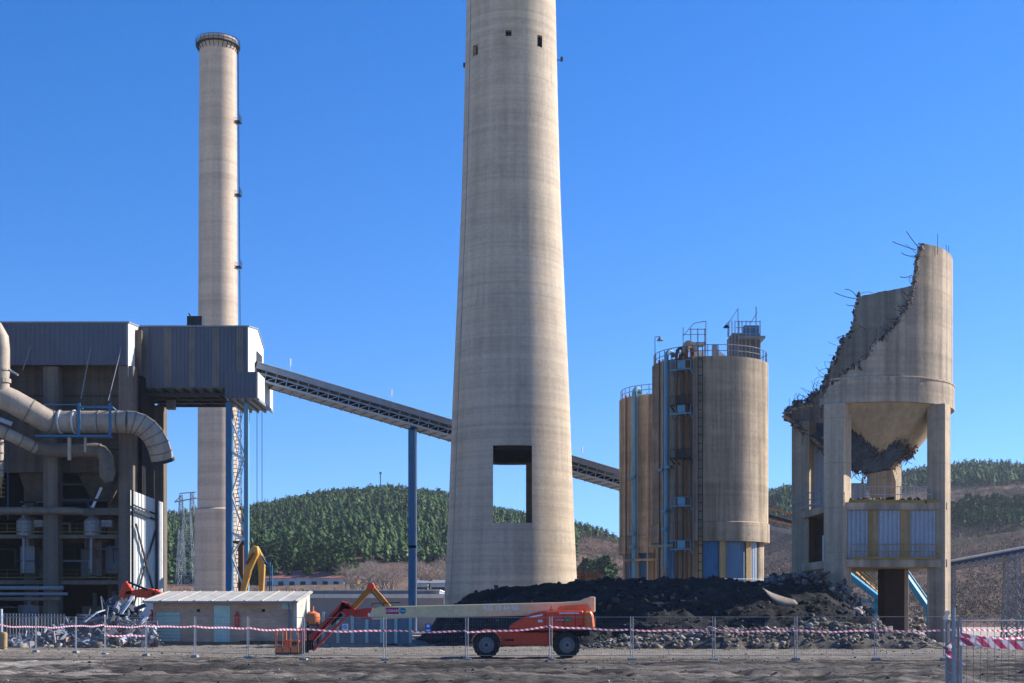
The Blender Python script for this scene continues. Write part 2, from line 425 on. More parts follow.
# loose stones on the dirt
def rocks(pts, sizes, flat=.75, seed=5):
    """irregular convex chunks: one array of verts and triangles"""
    rg = np.random.default_rng(seed); n = len(pts)
    base = np.array([(0,0,1),(.9,0,.25),(.3,.86,.2),(-.75,.5,.3),(-.7,-.55,.2),(.3,-.85,.3),(.5,.4,-.7),(-.6,.1,-.75),(.15,-.55,-.7)])
    tri = []
    import bmesh
    bm = bmesh.new(); [bm.verts.new(b) for b in base]; bm.verts.ensure_lookup_table(); bm.verts.index_update()
    bmesh.ops.convex_hull(bm, input=bm.verts); bm.verts.index_update()
    base = np.array([tuple(q.co) for q in bm.verts]); bmesh.ops.triangulate(bm, faces=bm.faces)
    tri = np.array([[q.index for q in f.verts] for f in bm.faces]); bm.free()
    k = len(base)
    V = base[None]*(1+rg.uniform(-.4,.4,(n,k,3)))
    V = V*rg.uniform(.55,1.25,(n,1,3)); V[:,:,2] *= flat
    a = rg.uniform(0, 6.28, n); b = rg.uniform(-.7,.7,n)
    x = V[:,:,0]*np.cos(a)[:,None]-V[:,:,1]*np.sin(a)[:,None]; y = V[:,:,0]*np.sin(a)[:,None]+V[:,:,1]*np.cos(a)[:,None]; z = V[:,:,2]
    x, z = x*np.cos(b)[:,None]-z*np.sin(b)[:,None], x*np.sin(b)[:,None]+z*np.cos(b)[:,None]
    V = np.stack([x,y,z],2)*np.asarray(sizes)[:,None,None]*.5+np.asarray(pts)[:,None,:]
    F = (tri[None]+(np.arange(n)*k)[:,None,None]).reshape(-1,3)
    return V.reshape(-1,3), F
M['stone'] = island('loose_stone', [(0,(.04,.036,.032)),(.5,(.10,.088,.074)),(.88,(.18,.155,.125)),(1,(.38,.34,.29))])
n = 11000
yy = 24+RNG.random(n)**.8*70; xx = RNG.uniform(-.42,.42,n)*yy
pts = np.stack([xx, yy, zg(xx, yy)+.005], 1)
v, f = rocks(pts, .03+.13*RNG.random(n)**6)
tag(quick('gravel', v, f, M['stone']), kind='stuff')

# ------------------------------------------------------------ far terrain with two hills
_sk = [(-900,560),(-400,540),(0,532),(168,521),(250,513),(290,504),(340,492),(390,488),(450,497),(500,511),(540,520),(580,529),(618,541),(655,552),(700,525),(767,492),(800,489),(860,482),(905,471),(950,469),(990,472),(1024,480),(1150,505),(1500,530),(2200,570)]
_rx = np.array([(p-512)/FPX*900 for p, y in _sk]); _rz = np.array([CAM_H+(HOR-y)/FPX*900-6.5 for p, y in _sk])
def hz(X, Y):
    X = np.asarray(X, float); Y = np.asarray(Y, float)
    r = np.interp(X*(900/np.clip(Y, 450, 1400))**.55, _rx, _rz)
    t = (Y-235)/(900-235)
    base = np.where(t < 1, .42*np.clip(t,0,1)+.58*sst(t), 1-.35*sst((Y-900)/600))
    left = r*base
    right_foot = sst((X-90)/90)*sst((Y-240)/60)*sst((700-Y)/300)*4
    return left+right_foot+sst((Y-235)/60)*(fbm(X*.012, Y*.012, 4, 41)*9*sst((Y-300)/200)+fbm(X*.08, Y*.08, 3, 47)*1.4)-.15
def hill_mat():
    t = NT('hillside_soil')
    c = t.ramp(t.noise((.018,.018,.03), 6, .65), [(.32,(.06,.055,.035)),(.45,(.12,.075,.055)),(.56,(.20,.12,.085)),(.7,(.13,.11,.06))])
    c = t.mix(1, c, t.ramp(t.noise((.25,.25,.25), 5, .75), [(.3,.6),(.7,1.25)]), 'MULTIPLY')
    return t.done(c, .95)
M['hill'] = hill_mat()
o = grid('hills', np.arange(-900, 1200, 9.), np.concatenate([np.arange(235, 960, 7.), np.arange(960, 1500, 30.)]), hz, M['hill']); tag(o, kind='structure')

def conifers(pts, hgt, rad, seed=3, tiers=4, k=8):
    rg = np.random.default_rng(seed); n = len(pts); Vs = []; Fs = []
    off = 0
    for q in range(tiers):
        zt = (1,.86,.68,.5)[q]; zb = (.7,.5,.32,.12)[q]; rr = (.6,.95,1.1,.9)[q]
        ang = np.linspace(0, 2*np.pi, k, endpoint=False)[None]+rg.uniform(0,.8,(n,1))
        r = rad[:,None]*rr*rg.uniform(.45,1.3,(n,k)); zz = hgt[:,None]*(zb+rg.uniform(-.1,.1,(n,k)))
        ring = np.stack([pts[:,0:1]+np.cos(ang)*r, pts[:,1:2]+np.sin(ang)*r, pts[:,2:3]+zz], 2)
        top = np.stack([pts[:,0]+rg.uniform(-.1,.1,n)*rad, pts[:,1], pts[:,2]+hgt*zt], 1)[:,None,:]
        V = np.concatenate([ring, top], 1).reshape(-1,3)
        b = off+(np.arange(n)*(k+1))[:,None]; i = np.arange(k)[None]
        F = np.stack([b+i, b+(i+1)%k, np.broadcast_to(b+k, (n,k))], 2).reshape(-1,3)
        Vs.append(V); Fs.append(F); off += len(V)
    return np.concatenate(Vs), np.concatenate(Fs)
M['pine'] = NT('pine_needles')
_t = M['pine']; _c = _t.ramp(_t.geo.outputs['Random Per Island'], [(0,(.026,.050,.022)),(.5,(.048,.085,.030)),(.85,(.072,.112,.038)),(1,(.10,.135,.05))])
_c = _t.mix(1, _c, _t.ramp(_t.noise((.03,.03,.03), 3), [(.35,.7),(.65,1.3)]), 'MULTIPLY')
M['pine'] = _t.done(_c, .9)
M['haze'] = None
def jit(x0, x1, y0, y1, s, seed):
    rg = np.random.default_rng(seed)
    X, Y = np.meshgrid(np.arange(x0, x1, s), np.arange(y0, y1, s)); X = X.ravel(); Y = Y.ravel()
    return X+rg.uniform(-.48,.48,len(X))*s, Y+rg.uniform(-.48,.48,len(Y))*s, rg
def pxof(X, Y): return 512+X/Y*FPX
def sprigs(p, h, r, per, seed):
    rg = np.random.default_rng(seed); n = len(p); u = rg.random((n,per)); a = rg.uniform(0,6.28,(n,per))
    w = r[:,None]*np.interp(u,[0,.15,.5,.8,1],[.6,1.05,.95,.55,.1])*rg.uniform(.7,1.15,(n,per)); z = h[:,None]*(.1+.95*u)
    c = p[:,None,:]+np.stack([np.cos(a)*w,np.sin(a)*w,z],2); L = r[:,None,None]*rg.uniform(.18,.5,(n,per,1))
    d = rg.normal(size=(n,per,3)); d /= np.linalg.norm(d,axis=2,keepdims=True); e = rg.normal(size=(n,per,3)); e /= np.linalg.norm(e,axis=2,keepdims=True)
    V = np.stack([c-d*L,c+d*L,c+e*L],2).reshape(-1,3); return V, np.arange(len(V)).reshape(-1,3)
def forest(name, X, Y, keep, rg, h0, h1, seed, rscale=.26):
    X = X[keep]; Y = Y[keep]; n = len(X); h = rg.uniform(h0, h1, n)
    p = np.stack([X, Y, hz(X, Y)-.4], 1)
    rr = h*rscale*rg.uniform(.6,1.45,n); v, f = conifers(p, h, rr*.85, seed); v2, f2 = sprigs(p, h, rr, 22 if n > 900 else 160, seed+50)
    v, f = np.concatenate([v, v2]), np.concatenate([f, f2+len(v)])
    return quick(name, v, f, M['pine'])
X, Y, rg = jit(-300, 130, 400, 960, 3.7, 1)
px = pxof(X, Y)
keep = (px < 668)&(px > 150)&((px < 575)|(Y > 560+(px-560)*2.2+fbm(X*.02,Y*.02,2,5)*120))&((px<330)|(Y>470+fbm(X*.03,Y*.03,2,8)*60))
o = forest('pine_forest', X, Y, keep, rg, 3.0, 7.4, 3); tag(o, 'dense green pine forest covering the far hill on the left', 'forest', kind='stuff')
X, Y, rg = jit(120, 420, 480, 960, 4.2, 2)
px = pxof(X, Y); e = fbm(X*.015, Y*.015, 3, 12)
pv = HOR-(hz(X,Y)-CAM_H)/Y*FPX; keep = (px > 740)&(px < 1120)&(pv < np.where(px<840,520,492)+e*14)&(Y > 560)
o = forest('pine_forest', X, Y, keep, rg, 5.5, 8.5, 4); tag(o, 'dark pine wood along the crest of the right hill', 'forest', kind='stuff')
X, Y, rg = jit(120, 330, 420, 820, 3.6, 6)
px = pxof(X, Y); zz = hz(X, Y); pyv = HOR-(zz-CAM_H)/Y*FPX
keep = (np.abs(px-994) < 34+fbm(X*.05,Y*.05,2,3)*22)&(pyv > 509+fbm(X*.05,Y*.05,2,33)*6)&(pyv < 528)
o = forest('pine_plantation', X, Y, keep, rg, 5, 7, 7); tag(o, 'dark green block of pines planted halfway down the right hill', 'forest', kind='stuff')
X, Y, rg = jit(20, 60, 380, 440, 3.6, 8); px = pxof(X, Y)
keep = (np.abs(px-597) < 11)&(Y>395)&(Y<425)
o = forest('pine_clump', X, Y, keep, rg, 6, 9, 9, .34); tag(o, 'dark clump of pines on the slope between chimney and silos', 'trees', kind='stuff')
X, Y, rg = jit(-130, -40, 375, 470, 4.2, 15); px = pxof(X, Y)
keep = (px > 235)&(px < 350)&(rg.random(len(X)) < .8)
o = forest('pine_grove', X, Y, keep, rg, 5, 9, 19, .27); tag(o, 'tall dark pines at the foot of the left hill above red roof', 'trees', kind='stuff')

def twigs(pts, sz, per, seed, spread=(1,1,.8), lo=.12, hi=.4):
    """clouds of small slivers: leafless bushes"""
    rg = np.random.default_rng(seed); n = len(pts)
    d = rg.normal(size=(n,per,3)); d /= np.linalg.norm(d, axis=2, keepdims=True); d *= rg.random((n,per,1))**.45
    d *= np.array(spread); c = pts[:,None,:]+d*sz[:,None,None]; c[:,:,2] += sz[:,None]*.6
    a = rg.normal(size=(n,per,3)); a[:,:,2] = np.abs(a[:,:,2])*1.3; a /= np.linalg.norm(a, axis=2, keepdims=True)
    b = rg.normal(size=(n,per,3)); L = sz[:,None,None]*rg.uniform(lo,hi,(n,per,1))
    V = np.stack([c-a*L, c+a*L, c+b*L*.32], 2).reshape(-1,3)
    return V, np.arange(len(V)).reshape(-1,3)
M['scrub'] = island('bare_scrub', [(0,(.09,.066,.055)),(.4,(.16,.115,.09)),(.75,(.23,.165,.125)),(.92,(.17,.15,.08)),(1,(.30,.24,.17))])
M['scrubgreen'] = island('green_scrub', [(0,(.03,.04,.02)),(.6,(.06,.075,.03)),(1,(.11,.11,.05))])
# right hillside scrub
X, Y, rg = jit(30, 330, 240, 880, 3.6, 21); px = pxof(X, Y)
den = fbm(X*.02, Y*.02, 3, 51)
keep = (px > 560)&(px < 1120)&(den+rg.uniform(-.3,.3,len(X)) > -.3)
X = X[keep]; Y = Y[keep]; s = rg.uniform(1.0,3.0,len(X))
v, f = twigs(np.stack([X,Y,hz(X,Y)],1), s, 70, 22, lo=.06, hi=.2)
tag(quick('scrub', v, f, M['scrub']), 'brown leafless scrub scattered over the lower right hillside', 'bushes', kind='stuff')
X, Y, rg = jit(30, 330, 240, 880, 6.5, 23); px = pxof(X, Y)
keep = (px > 560)&(px < 1120)&(fbm(X*.018,Y*.018,3,57)+rg.uniform(-.15,.15,len(X)) > .0)
X = X[keep]; Y = Y[keep]; s = rg.uniform(.8,2.4,len(X))
v, f = twigs(np.stack([X,Y,hz(X,Y)],1), s, 130, 24, lo=.05, hi=.18)
tag(quick('scrub', v, f, M['scrubgreen']), 'dull green bushes dotted among the brown scrub', 'bushes', kind='stuff')
# scrub belt behind the low warehouse
X, Y, rg = jit(-75, 60, 232, 300, 2.6, 25); px = pxof(X, Y)
keep = (px > 160)&(px < 650)&(rg.random(len(X))<.75)
X = X[keep]; Y = Y[keep]; s = rg.uniform(1.0,2.3,len(X))+ (Y-232)*.006
v, f = twigs(np.stack([X,Y,np.maximum(hz(X,Y),0)],1), s, 150, 26, (1,1,1.2), .05, .2)
tag(quick('thicket', v, f, M['scrub']), 'grey brown leafless thicket behind the low grey warehouse', 'bushes', kind='stuff')

# leafless trees at the foot of the left hill
M['bark'] = island('bare_branches', [(0,(.20,.155,.12)),(.5,(.32,.25,.20)),(1,(.44,.36,.29))])
def bare_tree(seed, h=12):
    rg = random.Random(seed); m = MB(); t = MB()
    def grow(p, d, L, r, lev):
        q = p+d*L; (t if lev == 0 else m).tube([p, q], [r, r*.62], 4 if lev < 2 else 3, caps=False)
        if lev >= 5: return
        for _ in range(3 if lev < 4 else 4):
            s = Vector((rg.gauss(0,1), rg.gauss(0,1), rg.gauss(.25,.6))).normalized()
            e = (d*.9+s*(.55+.12*lev)).normalized(); grow(p+d*L*rg.uniform(.55,1), e, L*rg.uniform(.6,.82), r*.55, lev+1)
    for k in range(3): grow(Vector((rg.uniform(-.3,.3),rg.uniform(-.3,.3),0)), Vector((rg.uniform(-.3,.3),rg.uniform(-.3,.3),1)).normalized(), h*.26, .17, 0)
    return t, m
protos = []
for s in range(3):
    root = empty('bare_tree', (0,0,0)); t_, m_ = bare_tree(100+s)
    t_.build('trunk', M['bark'], root); m_.build('crown', M['bark'], root); protos.append(root)
_bt = [(345,330,1.0),(356,318,.9),(366,335,1.1),(377,322,1.15),(388,336,1.05),(396,318,1.0),(419,325,1.1),(428,338,1.2),(437,322,1.05),(446,334,1.1),(460,328,1),(352,345,1.0),(371,350,1.1),(383,346,1.2),(424,352,1.1),(440,350,1.15),(590,300,.9),(604,306,.85)]
for i, (px_, d, s) in enumerate(_bt):
    r = protos[i % 3] if i < 3 else copy_tree(protos[i % 3])
    x = PX(px_, d); r.location = (x, d, float(hz(x, d))-.2); r.scale = (s*1.25,s*1.25,s*.95); r.rotation_euler = (0,0,i*1.3)
    where = 'beyond the thicket left of the blue conveyor leg' if px_ < 400 else ('beyond the thicket right of the blue conveyor leg' if px_ < 500 else 'on the slope between chimney and silos')
    tag(r, 'leafless grey brown tree '+where, 'tree', 'leafless trees '+where)

# ============================================================ great chimney
CX, CY = -.1, 150.
ch = empty('chimney', (CX, CY, 0), 'huge tapering beige concrete chimney with a tall rectangular opening near its base', 'chimney')
def prof(pts, n=1): return pts
zr = [(-.5,7.32),(5.2,7.07),(12,6.75),(19,6.47),(25,6.26),(35,5.80),(46.5,5.30),(57,5.0),(67.9,4.76),(85,4.35),(110,3.9),(125,3.75)]
m = MB(); m.lathe((CX,CY), [(r,z) for z,r in zr]+[(r-.45,z) for z,r in zr[::-1]]+[(zr[0][1],zr[0][0])], 96, close=False)
# close the inner seam: last ring repeats the first, so the wall is a solid ring
sh = m.build('shaft', M['chimney'], ch, fix=True)
import bmesh
def weld(o, d=.001):
    bm = bmesh.new(); bm.from_mesh(o.data); bmesh.ops.remove_doubles(bm, verts=bm.verts, dist=d); bmesh.ops.recalc_face_normals(bm, faces=bm.faces); bm.to_mesh(o.data); bm.free()
weld(sh)
def wcut(px, py, w, h, d=145.):
    x0 = PX(px-w/2, d); x1 = PX(px+w/2, d); return (x0, x1, CY-7, CY-2.5, PZ(py+h/2, d), PZ(py-h/2, d))
sh.parent = None; sh.location = (CX, CY, 0)
zo0, zo1 = PZ(523,143.6), PZ(445,143.6)
cut_list = [(PX(493,143.6), PX(532,143.6), CY-12, CY-1, zo0, zo1), (-2.45, 1.56, CY+1, CY+12, zo0-.4, PZ(465,156.3)), wcut(475,43,5,11), wcut(508.5,32.5,6,6), wcut(540,36.5,5,12)]
# cutters live in world space while the shaft sits at its own origin
cut(sh, cut_list); sh.parent = ch; sh.location = (0,0,0)
sh.data.polygons.foreach_set('use_smooth', [True]*len(sh.data.polygons))
sh.data.set_sharp_from_angle(angle=R(30))
m = MB(); m.lathe((CX,CY), [(.1,24.),(5.6,24.),(5.6,24.4),(.1,24.4)], 32); m.build('shaft_light_stop', M['dark'], ch)  # unseen disc added to keep daylight out of the shaft
m = MB(); zz=[(r-.5,z) for z,r in zr if z<=120 and z>=19]; m.lathe((CX,CY), zz, 48, close=False); m.build('flue_lining', M['darkint'], ch)
for px_, py_ in ((466,66),(560,60)):
    m = MB(); x = PX(px_, CY); z = PZ(py_, CY); s_ = -1 if px_ < 500 else 1
    m.bar((x-s_*.5,CY,z),(x+s_*.15,CY,z),.07); m.box(x+s_*.05,x+s_*.3,CY-.15,CY+.15,z-.12,z+.3); m.build('warning_lamp', M['dark'], ch)
# faint vertical conductor strips
for a in (-62,):
    m = MB(); pts = [(CX+math.sin(R(a))*(r+.04), CY-math.cos(R(a))*(r+.04), z) for z, r in zr[1:]]; m.tube(pts, .035, 4); m.build('lightning_cable', M['galv'], ch)

# ============================================================ slim chimney
SX, SY = PX(218,240), 240.
sc2 = empty('chimney', (SX, SY, 0), 'slim pale chimney with a dark platform ring at its top', 'chimney')
zt = PZ(42,240)
m = MB(); m.lathe((SX,SY), [(4.0,-1),(3.95,20),(3.45,20.3),(3.12,zt),(2.7,zt),(2.7,zt-3),(.2,zt-3)], 64); m.build('shaft', M['chimney2'], sc2, smooth=True)
m = MB(); m.lathe((SX,SY), [(3.14,zt-.9),(3.72,zt-.9),(3.72,zt-.76),(3.14,zt-.76)], 32, close=False)
for k in range(28):
    g = R(k*360/28); x, y = SX+math.sin(g)*3.72, SY-math.cos(g)*3.72; m.bar((x,y,zt-.9),(x,y,zt+.1),.06)
    m.bar((SX+math.sin(g)*3.1,SY-math.cos(g)*3.1,zt-1.9),(x,y,zt-.9),.09)
for z in (zt-.4, zt+.1): m.tube([(SX+math.sin(R(a))*3.72, SY-math.cos(R(a))*3.72, z) for a in range(0,361,12)], .045, 4)
m.build('platform_ring', M['dark'], sc2)
m = MB(); m.lathe((SX,SY), [(3.1,zt-.15),(3.25,zt-.15),(3.25,zt+.2),(2.6,zt+.2)], 48, close=False); m.build('cap', M['chimney2'], sc2)
lad = MB()
for s_ in (-.25,.25): lad.bar((SX+3.9+.2, SY+s_, 4),(SX+3.12+.35, SY+s_, zt-1),.06)
for z in np.arange(4, zt-1, 1.2): lad.bar((SX+4.1-.6*z/zt, SY-.25, z),(SX+4.1-.6*z/zt, SY+.25, z),.05)
lad.build('ladder', M['dark'], sc2)
for py_ in (122, 195, 267, 345):
    z = PZ(py_, 240); r = 3.45-.33*(z/100); m = MB()
    m.box(SX+r-.05, SX+r+.75, SY-.9, SY+.9, z-.08, z)
    for y in (-.85, 0, .85): m.bar((SX+r+.7, SY+y, z),(SX+r+.7, SY+y, z+1),.06)
    for zz_ in (.5, 1): m.bar((SX+r+.7, SY-.85, z+zz_),(SX+r+.7, SY+.85, z+zz_),.06)
    m.build('rest_platform', M['dark'], sc2)

# ============================================================ boiler house
FD = 144.; S = FPX/FD
bh = empty('boiler_house', (PX(60,FD), 150, 0), 'dark open concrete boiler house with slate grey cladding on top and bare floors below', 'industrial building')
def fx(px): return PX(px, FD)
def fz(py): return PZ(py, FD)
XL = -78.; XR = fx(133)
zt_, zc = fz(323), fz(365)
m = MB(); xr = fx(128)
m.corr((XL,FD),(xr,FD), zc, zt_, .5, .06); m.build('cladding', M['clad'], bh)
m = MB(); m.corr((xr+.02,FD),(xr+.02,FD+3.9), zc-1.2, zt_, .5, .06, zc-1.2, zt_+.35); m.build('side_cladding', M['cladlight'], bh)  # side of the slate cladding coloured pale for the sun on it
m = MB(); v = [(XL,FD-.1,zt_),(xr+.15,FD-.1,zt_),(xr+.15,FD+3.9,zt_+.4),(XL,FD+3.9,zt_+.4)]
m.add(v+[(a,b,c+.15) for a,b,c in v], [(0,3,2,1),(4,5,6,7),(0,1,5,4),(1,2,6,5),(2,3,7,6),(3,0,4,7)]); m.build('roof', M['greysteel'], bh)
# backing concrete wall, recessed
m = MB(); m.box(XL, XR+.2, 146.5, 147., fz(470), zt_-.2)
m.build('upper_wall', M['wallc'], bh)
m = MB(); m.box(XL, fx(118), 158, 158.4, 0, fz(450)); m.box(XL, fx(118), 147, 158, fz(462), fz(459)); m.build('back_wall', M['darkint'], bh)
m = MB(); m.box(XR-.05, XR+.3, 146.4, 151.6, 0, 27); m.build('side_wall', M['darkint'], bh)  # near-black colour stands in for the deep shade beside the column
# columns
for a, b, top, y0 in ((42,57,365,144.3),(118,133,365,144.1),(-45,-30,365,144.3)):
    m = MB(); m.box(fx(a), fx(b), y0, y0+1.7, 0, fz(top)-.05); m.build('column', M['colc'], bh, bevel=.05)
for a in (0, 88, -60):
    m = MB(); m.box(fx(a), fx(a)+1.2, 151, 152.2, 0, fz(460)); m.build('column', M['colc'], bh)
for a, b in ((16,40),(57,118)):
    for y in (392, 420, 446): MB().box(fx(a), fx(b), 146.44, 146.498, fz(y)-.06, fz(y)).build('formwork_joint', M['darkint'], bh)
# floors and beams
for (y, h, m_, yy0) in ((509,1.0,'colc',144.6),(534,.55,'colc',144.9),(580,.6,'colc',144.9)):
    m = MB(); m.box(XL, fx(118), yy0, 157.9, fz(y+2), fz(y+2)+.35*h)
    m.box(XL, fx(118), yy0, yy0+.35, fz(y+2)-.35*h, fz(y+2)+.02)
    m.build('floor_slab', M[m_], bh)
def railing(parent, a, b, z, n, hgt=1.05, mat='yellow', y0=None, r=.035, name='railing'):
    m = MB(); a = Vector(a); b = Vector(b)
    for k in range(n+1):
        p = a.lerp(b, k/n); m.bar((p.x,p.y,z),(p.x,p.y,z+hgt), r*2)
    for q in (.5, 1): m.bar((a.x,a.y,z+hgt*q),(b.x,b.y,z+hgt*q), r*2)
    m.box(min(a.x,b.x), max(a.x,b.x), min(a.y,b.y)-.02, max(a.y,b.y)+.02, z, z+.14)
    return m.build(name, M[mat], parent)
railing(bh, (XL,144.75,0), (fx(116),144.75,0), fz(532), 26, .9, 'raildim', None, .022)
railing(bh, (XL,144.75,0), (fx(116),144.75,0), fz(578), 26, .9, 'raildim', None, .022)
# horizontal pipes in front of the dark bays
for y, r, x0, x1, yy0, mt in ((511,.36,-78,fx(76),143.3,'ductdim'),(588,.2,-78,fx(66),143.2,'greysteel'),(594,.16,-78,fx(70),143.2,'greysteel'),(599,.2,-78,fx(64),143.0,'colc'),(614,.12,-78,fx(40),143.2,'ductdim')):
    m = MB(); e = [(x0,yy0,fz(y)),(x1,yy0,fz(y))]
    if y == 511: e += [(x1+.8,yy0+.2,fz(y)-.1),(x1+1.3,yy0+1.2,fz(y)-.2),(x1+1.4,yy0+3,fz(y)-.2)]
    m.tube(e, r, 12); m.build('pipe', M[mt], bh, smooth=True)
# machinery seen dimly inside: bunkers, hoppers, ducts, burner clusters
rg = random.Random(4)
for a, b in ((60,112),(2,40)):
    m = MB(); x0, x1 = fx(a), fx(b); xc = (x0+x1)/2; zt2, zb = fz(455), fz(497)
    v = [(x0,147.2,zt2),(x1,147.2,zt2),(x1,152,zt2),(x0,152,zt2),(xc-.8,148.6,zb),(xc+.8,148.6,zb),(xc+.8,150.2,zb),(xc-.8,150.2,zb)]
    m.add(v, [(0,1,2,3),(4,7,6,5),(0,4,5,1),(1,5,6,2),(2,6,7,3),(3,7,4,0)]); m.build('bunker_hopper', M['wallc'], bh)
for px_ in (20, 88):
    m = MB(); x = fx(px_); z = fz(524)
    m.lathe((x,145.6), [(.3,z-1.3),(.9,z-1.1),(.9,z+.4),(.35,z+.9),(.35,z+1.8)], 12); m.box(x+1,x+2.1,145.2,146,z-.2,z+.5); m.box(x-.12,x+.12,145,145.2,z-5,z+2)
    m.build('valve_cluster', M['greysteel'], bh)
for i, (a, y0, y1, w) in enumerate(((10,545,572,1.5),(26,548,576,1.0),(66,547,575,1.1),(78,540,575,1.6),(94,544,572,2.4),(104,548,576,.8),(8,605,630,2.2),(70,606,632,2.6),(92,604,632,1.6))):
    m = MB(); x = fx(a); m.box(x, x+w, 147+i%3, 149+i%3, fz(y1), fz(y0)); m.tube([(x+w/2,147.2+i%3,fz(y0)-.1),(x+w/2,147.2+i%3,fz(y0)+1.4)], .25, 8)
    m.build('machine_casing', M['colc' if i % 2 else 'greysteel'], bh)
for i in range(16):
    m = MB(); x = fx(rg.uniform(-20,114)); z = fz(rg.choice([500,522,548,560,607,622])); L = rg.uniform(1,4)
    m.tube([(x,146.5,z),(x+L,146.5,z),(x+L,146.5,z-rg.uniform(.6,2))], rg.uniform(.06,.16), 6); m.build('service_pipe', M[rg.choice(['greysteel','ductdim','bluedim','rust','dark'])], bh)
m = MB(); m.bar((fx(91),144.5,fz(507)),(fx(99),144.8,fz(487)),.75,.25); m.build('bent_sheet', M['white'], bh)
m = MB()
for a in (57, 110): m.box(fx(a), fx(a)+.2, 144.2,144.4, fz(500), fz(482))
m.box(fx(57), fx(110), 144.2,144.4, fz(500)-.1, fz(500)+.15); m.box(fx(57), fx(84), 144.2,144.6, fz(485), fz(484)+.1); m.build('service_frame', M['dark'], bh)
for a, y0, y1 in ((8,365,520),):
    m = MB(); m.tube([(fx(a),144.0,fz(y1)),(fx(a),144.0,fz(y0))], .08, 6); m.build('service_pipe', M['bluedim'], bh)
# guy rods over the cladding
for a, b, y0, y1 in ((91,84,348,400),(122,111,347,402),(31,26,347,372)):
    m = MB(); m.tube([(fx(a),143.85,fz(y0)),(fx(b),143.0,fz(y1))], .05, 5); m.build('stay_rod', M['greysteel'], bh)

# leaning side panel with X bracing, right of the end column
pn = empty('leaning_sheeting', (fx(145), 147, 0), 'pale corrugated sheeting with black cross bracing leaning at the end of the boiler house', 'metal sheeting')
zp = PZ(492,146); p0 = (PX(131.5,144),143.6); p1 = (PX(163,147.2),147.2)
m = MB(); m.corr(p0, p1, 0, zp, .45, .045, 0, zp-1.0); m.build('sheet', M['cladlight'], pn)
d = Vector((p1[0]-p0[0], p1[1]-p0[1], 0)); nn = Vector((d.y,-d.x,0)).normalized()*.22
def pp(t, z): return Vector((p0[0],p0[1],0))+d*t+nn+Vector((0,0,z))
m = MB(); m.bar(pp(.02,2.6), pp(.78,11.4), .14); m.bar(pp(.12,11.4), pp(.8,2.6), .14); m.bar(pp(.04,12.7), pp(.76,11.9), .2); m.bar(pp(.04,13.3), pp(.76,12.5), .14)
m.bar(pp(.02,0), pp(.02,zp), .2); m.bar(pp(.76,.1), pp(.76,zp-.7), .24); m.build('bracing', M['dark'], pn)

# ============================================================ transfer house on stilts (with conveyor head)
HD = 148.
def hx(px): return PX(px, HD)
th = empty('transfer_house', ((hx(138)+hx(248))/2, 152, 0), 'slate grey corrugated house raised on columns between boiler house and slim chimney', 'industrial building')
x0, x1 = hx(138), hx(248); zb, zt2 = PZ(388,HD), PZ(327,HD)
m = MB(); m.corr((x0,HD),(x1,HD), zb, zt2, .42, .06); m.build('cladding', M['clad'], th)
for a, w in ((145,6),(168,6),(192,5),(216,6),(240,6)):
    m = MB(); m.corr((hx(a)-.13*w/2,HD-.07),(hx(a)+.13*w/2,HD-.07), zb+.1, zt2-.1, .3, .04); m.build('translucent_strip', M['cladstrip'], th)
def ygab(y0, y1, x, pts, mat, name):
    m = MB(); n = len(pts); v = [(x,y,z) for y,z in pts]+[(x-.1,y,z) for y,z in pts]
    m.add(v, [tuple(range(n)), tuple(range(2*n-1,n-1,-1))]+[(i,(i+1)%n,(i+1)%n+n,i+n)[::-1] for i in range(n)]); return m.build(name, mat, th)
yb = HD+8.9
ygab(0,0,x1+.05,[(HD-.05,PZ(372,HD)),(yb,PZ(372,HD)),(yb,zt2-.6),(HD+5.2,zt2+.75),(HD-.05,zt2)], M['cladlight'], 'gable')  # sunlight on the gable put into a paler colour than the front
m = MB(); v = [(x0,HD-.15,zt2),(x1+.15,HD-.15,zt2),(x1+.15,HD+5.2,zt2+.78),(x0,HD+5.2,zt2+.78),(x1+.15,yb+.1,zt2-.6),(x0,yb+.1,zt2-.6)]
m.add(v+[(a,b,c+.14) for a,b,c in v], [(0,3,2,1),(3,5,4,2),(6,7,8,9),(9,8,10,11),(0,1,7,6),(1,2,8,7),(2,4,10,8),(4,5,11,10),(5,3,9,11),(3,0,6,9)]); m.build('roof', M['greysteel'], th, fix=True)
m = MB(); m.box(x0, x1, yb-.2, yb, zb, zt2-.6); m.box(x0, x1, HD+.1, yb-.2, zb+.02, zb+.15); m.build('rear_wall', M['clad'], th)
m = MB()
for k in range(9): 
    x = x0+.3+(x1-x0-3)*k/8; m.box(x, x+.22, HD+.1, yb-.3, zb-.45, zb)
for k in range(4):
    y = HD+.3+k*2.6; m.box(x0, hx(225), y, y+.25, zb-.8, zb-.45)
for k in range(4): x = x0+1+k*2.2; m.bar((x,HD+.4,zb-.6),(x+2.2,yb-.6,zb-.6),.15)
m.build('floor_beams', M['dark'], th)
m = MB(); zw = PZ(374,HD); m.box(hx(158), hx(166), HD+3.4, HD+4.4, PZ(404,HD), zb-.4); m.build('hanger', M['cladstrip'], th)
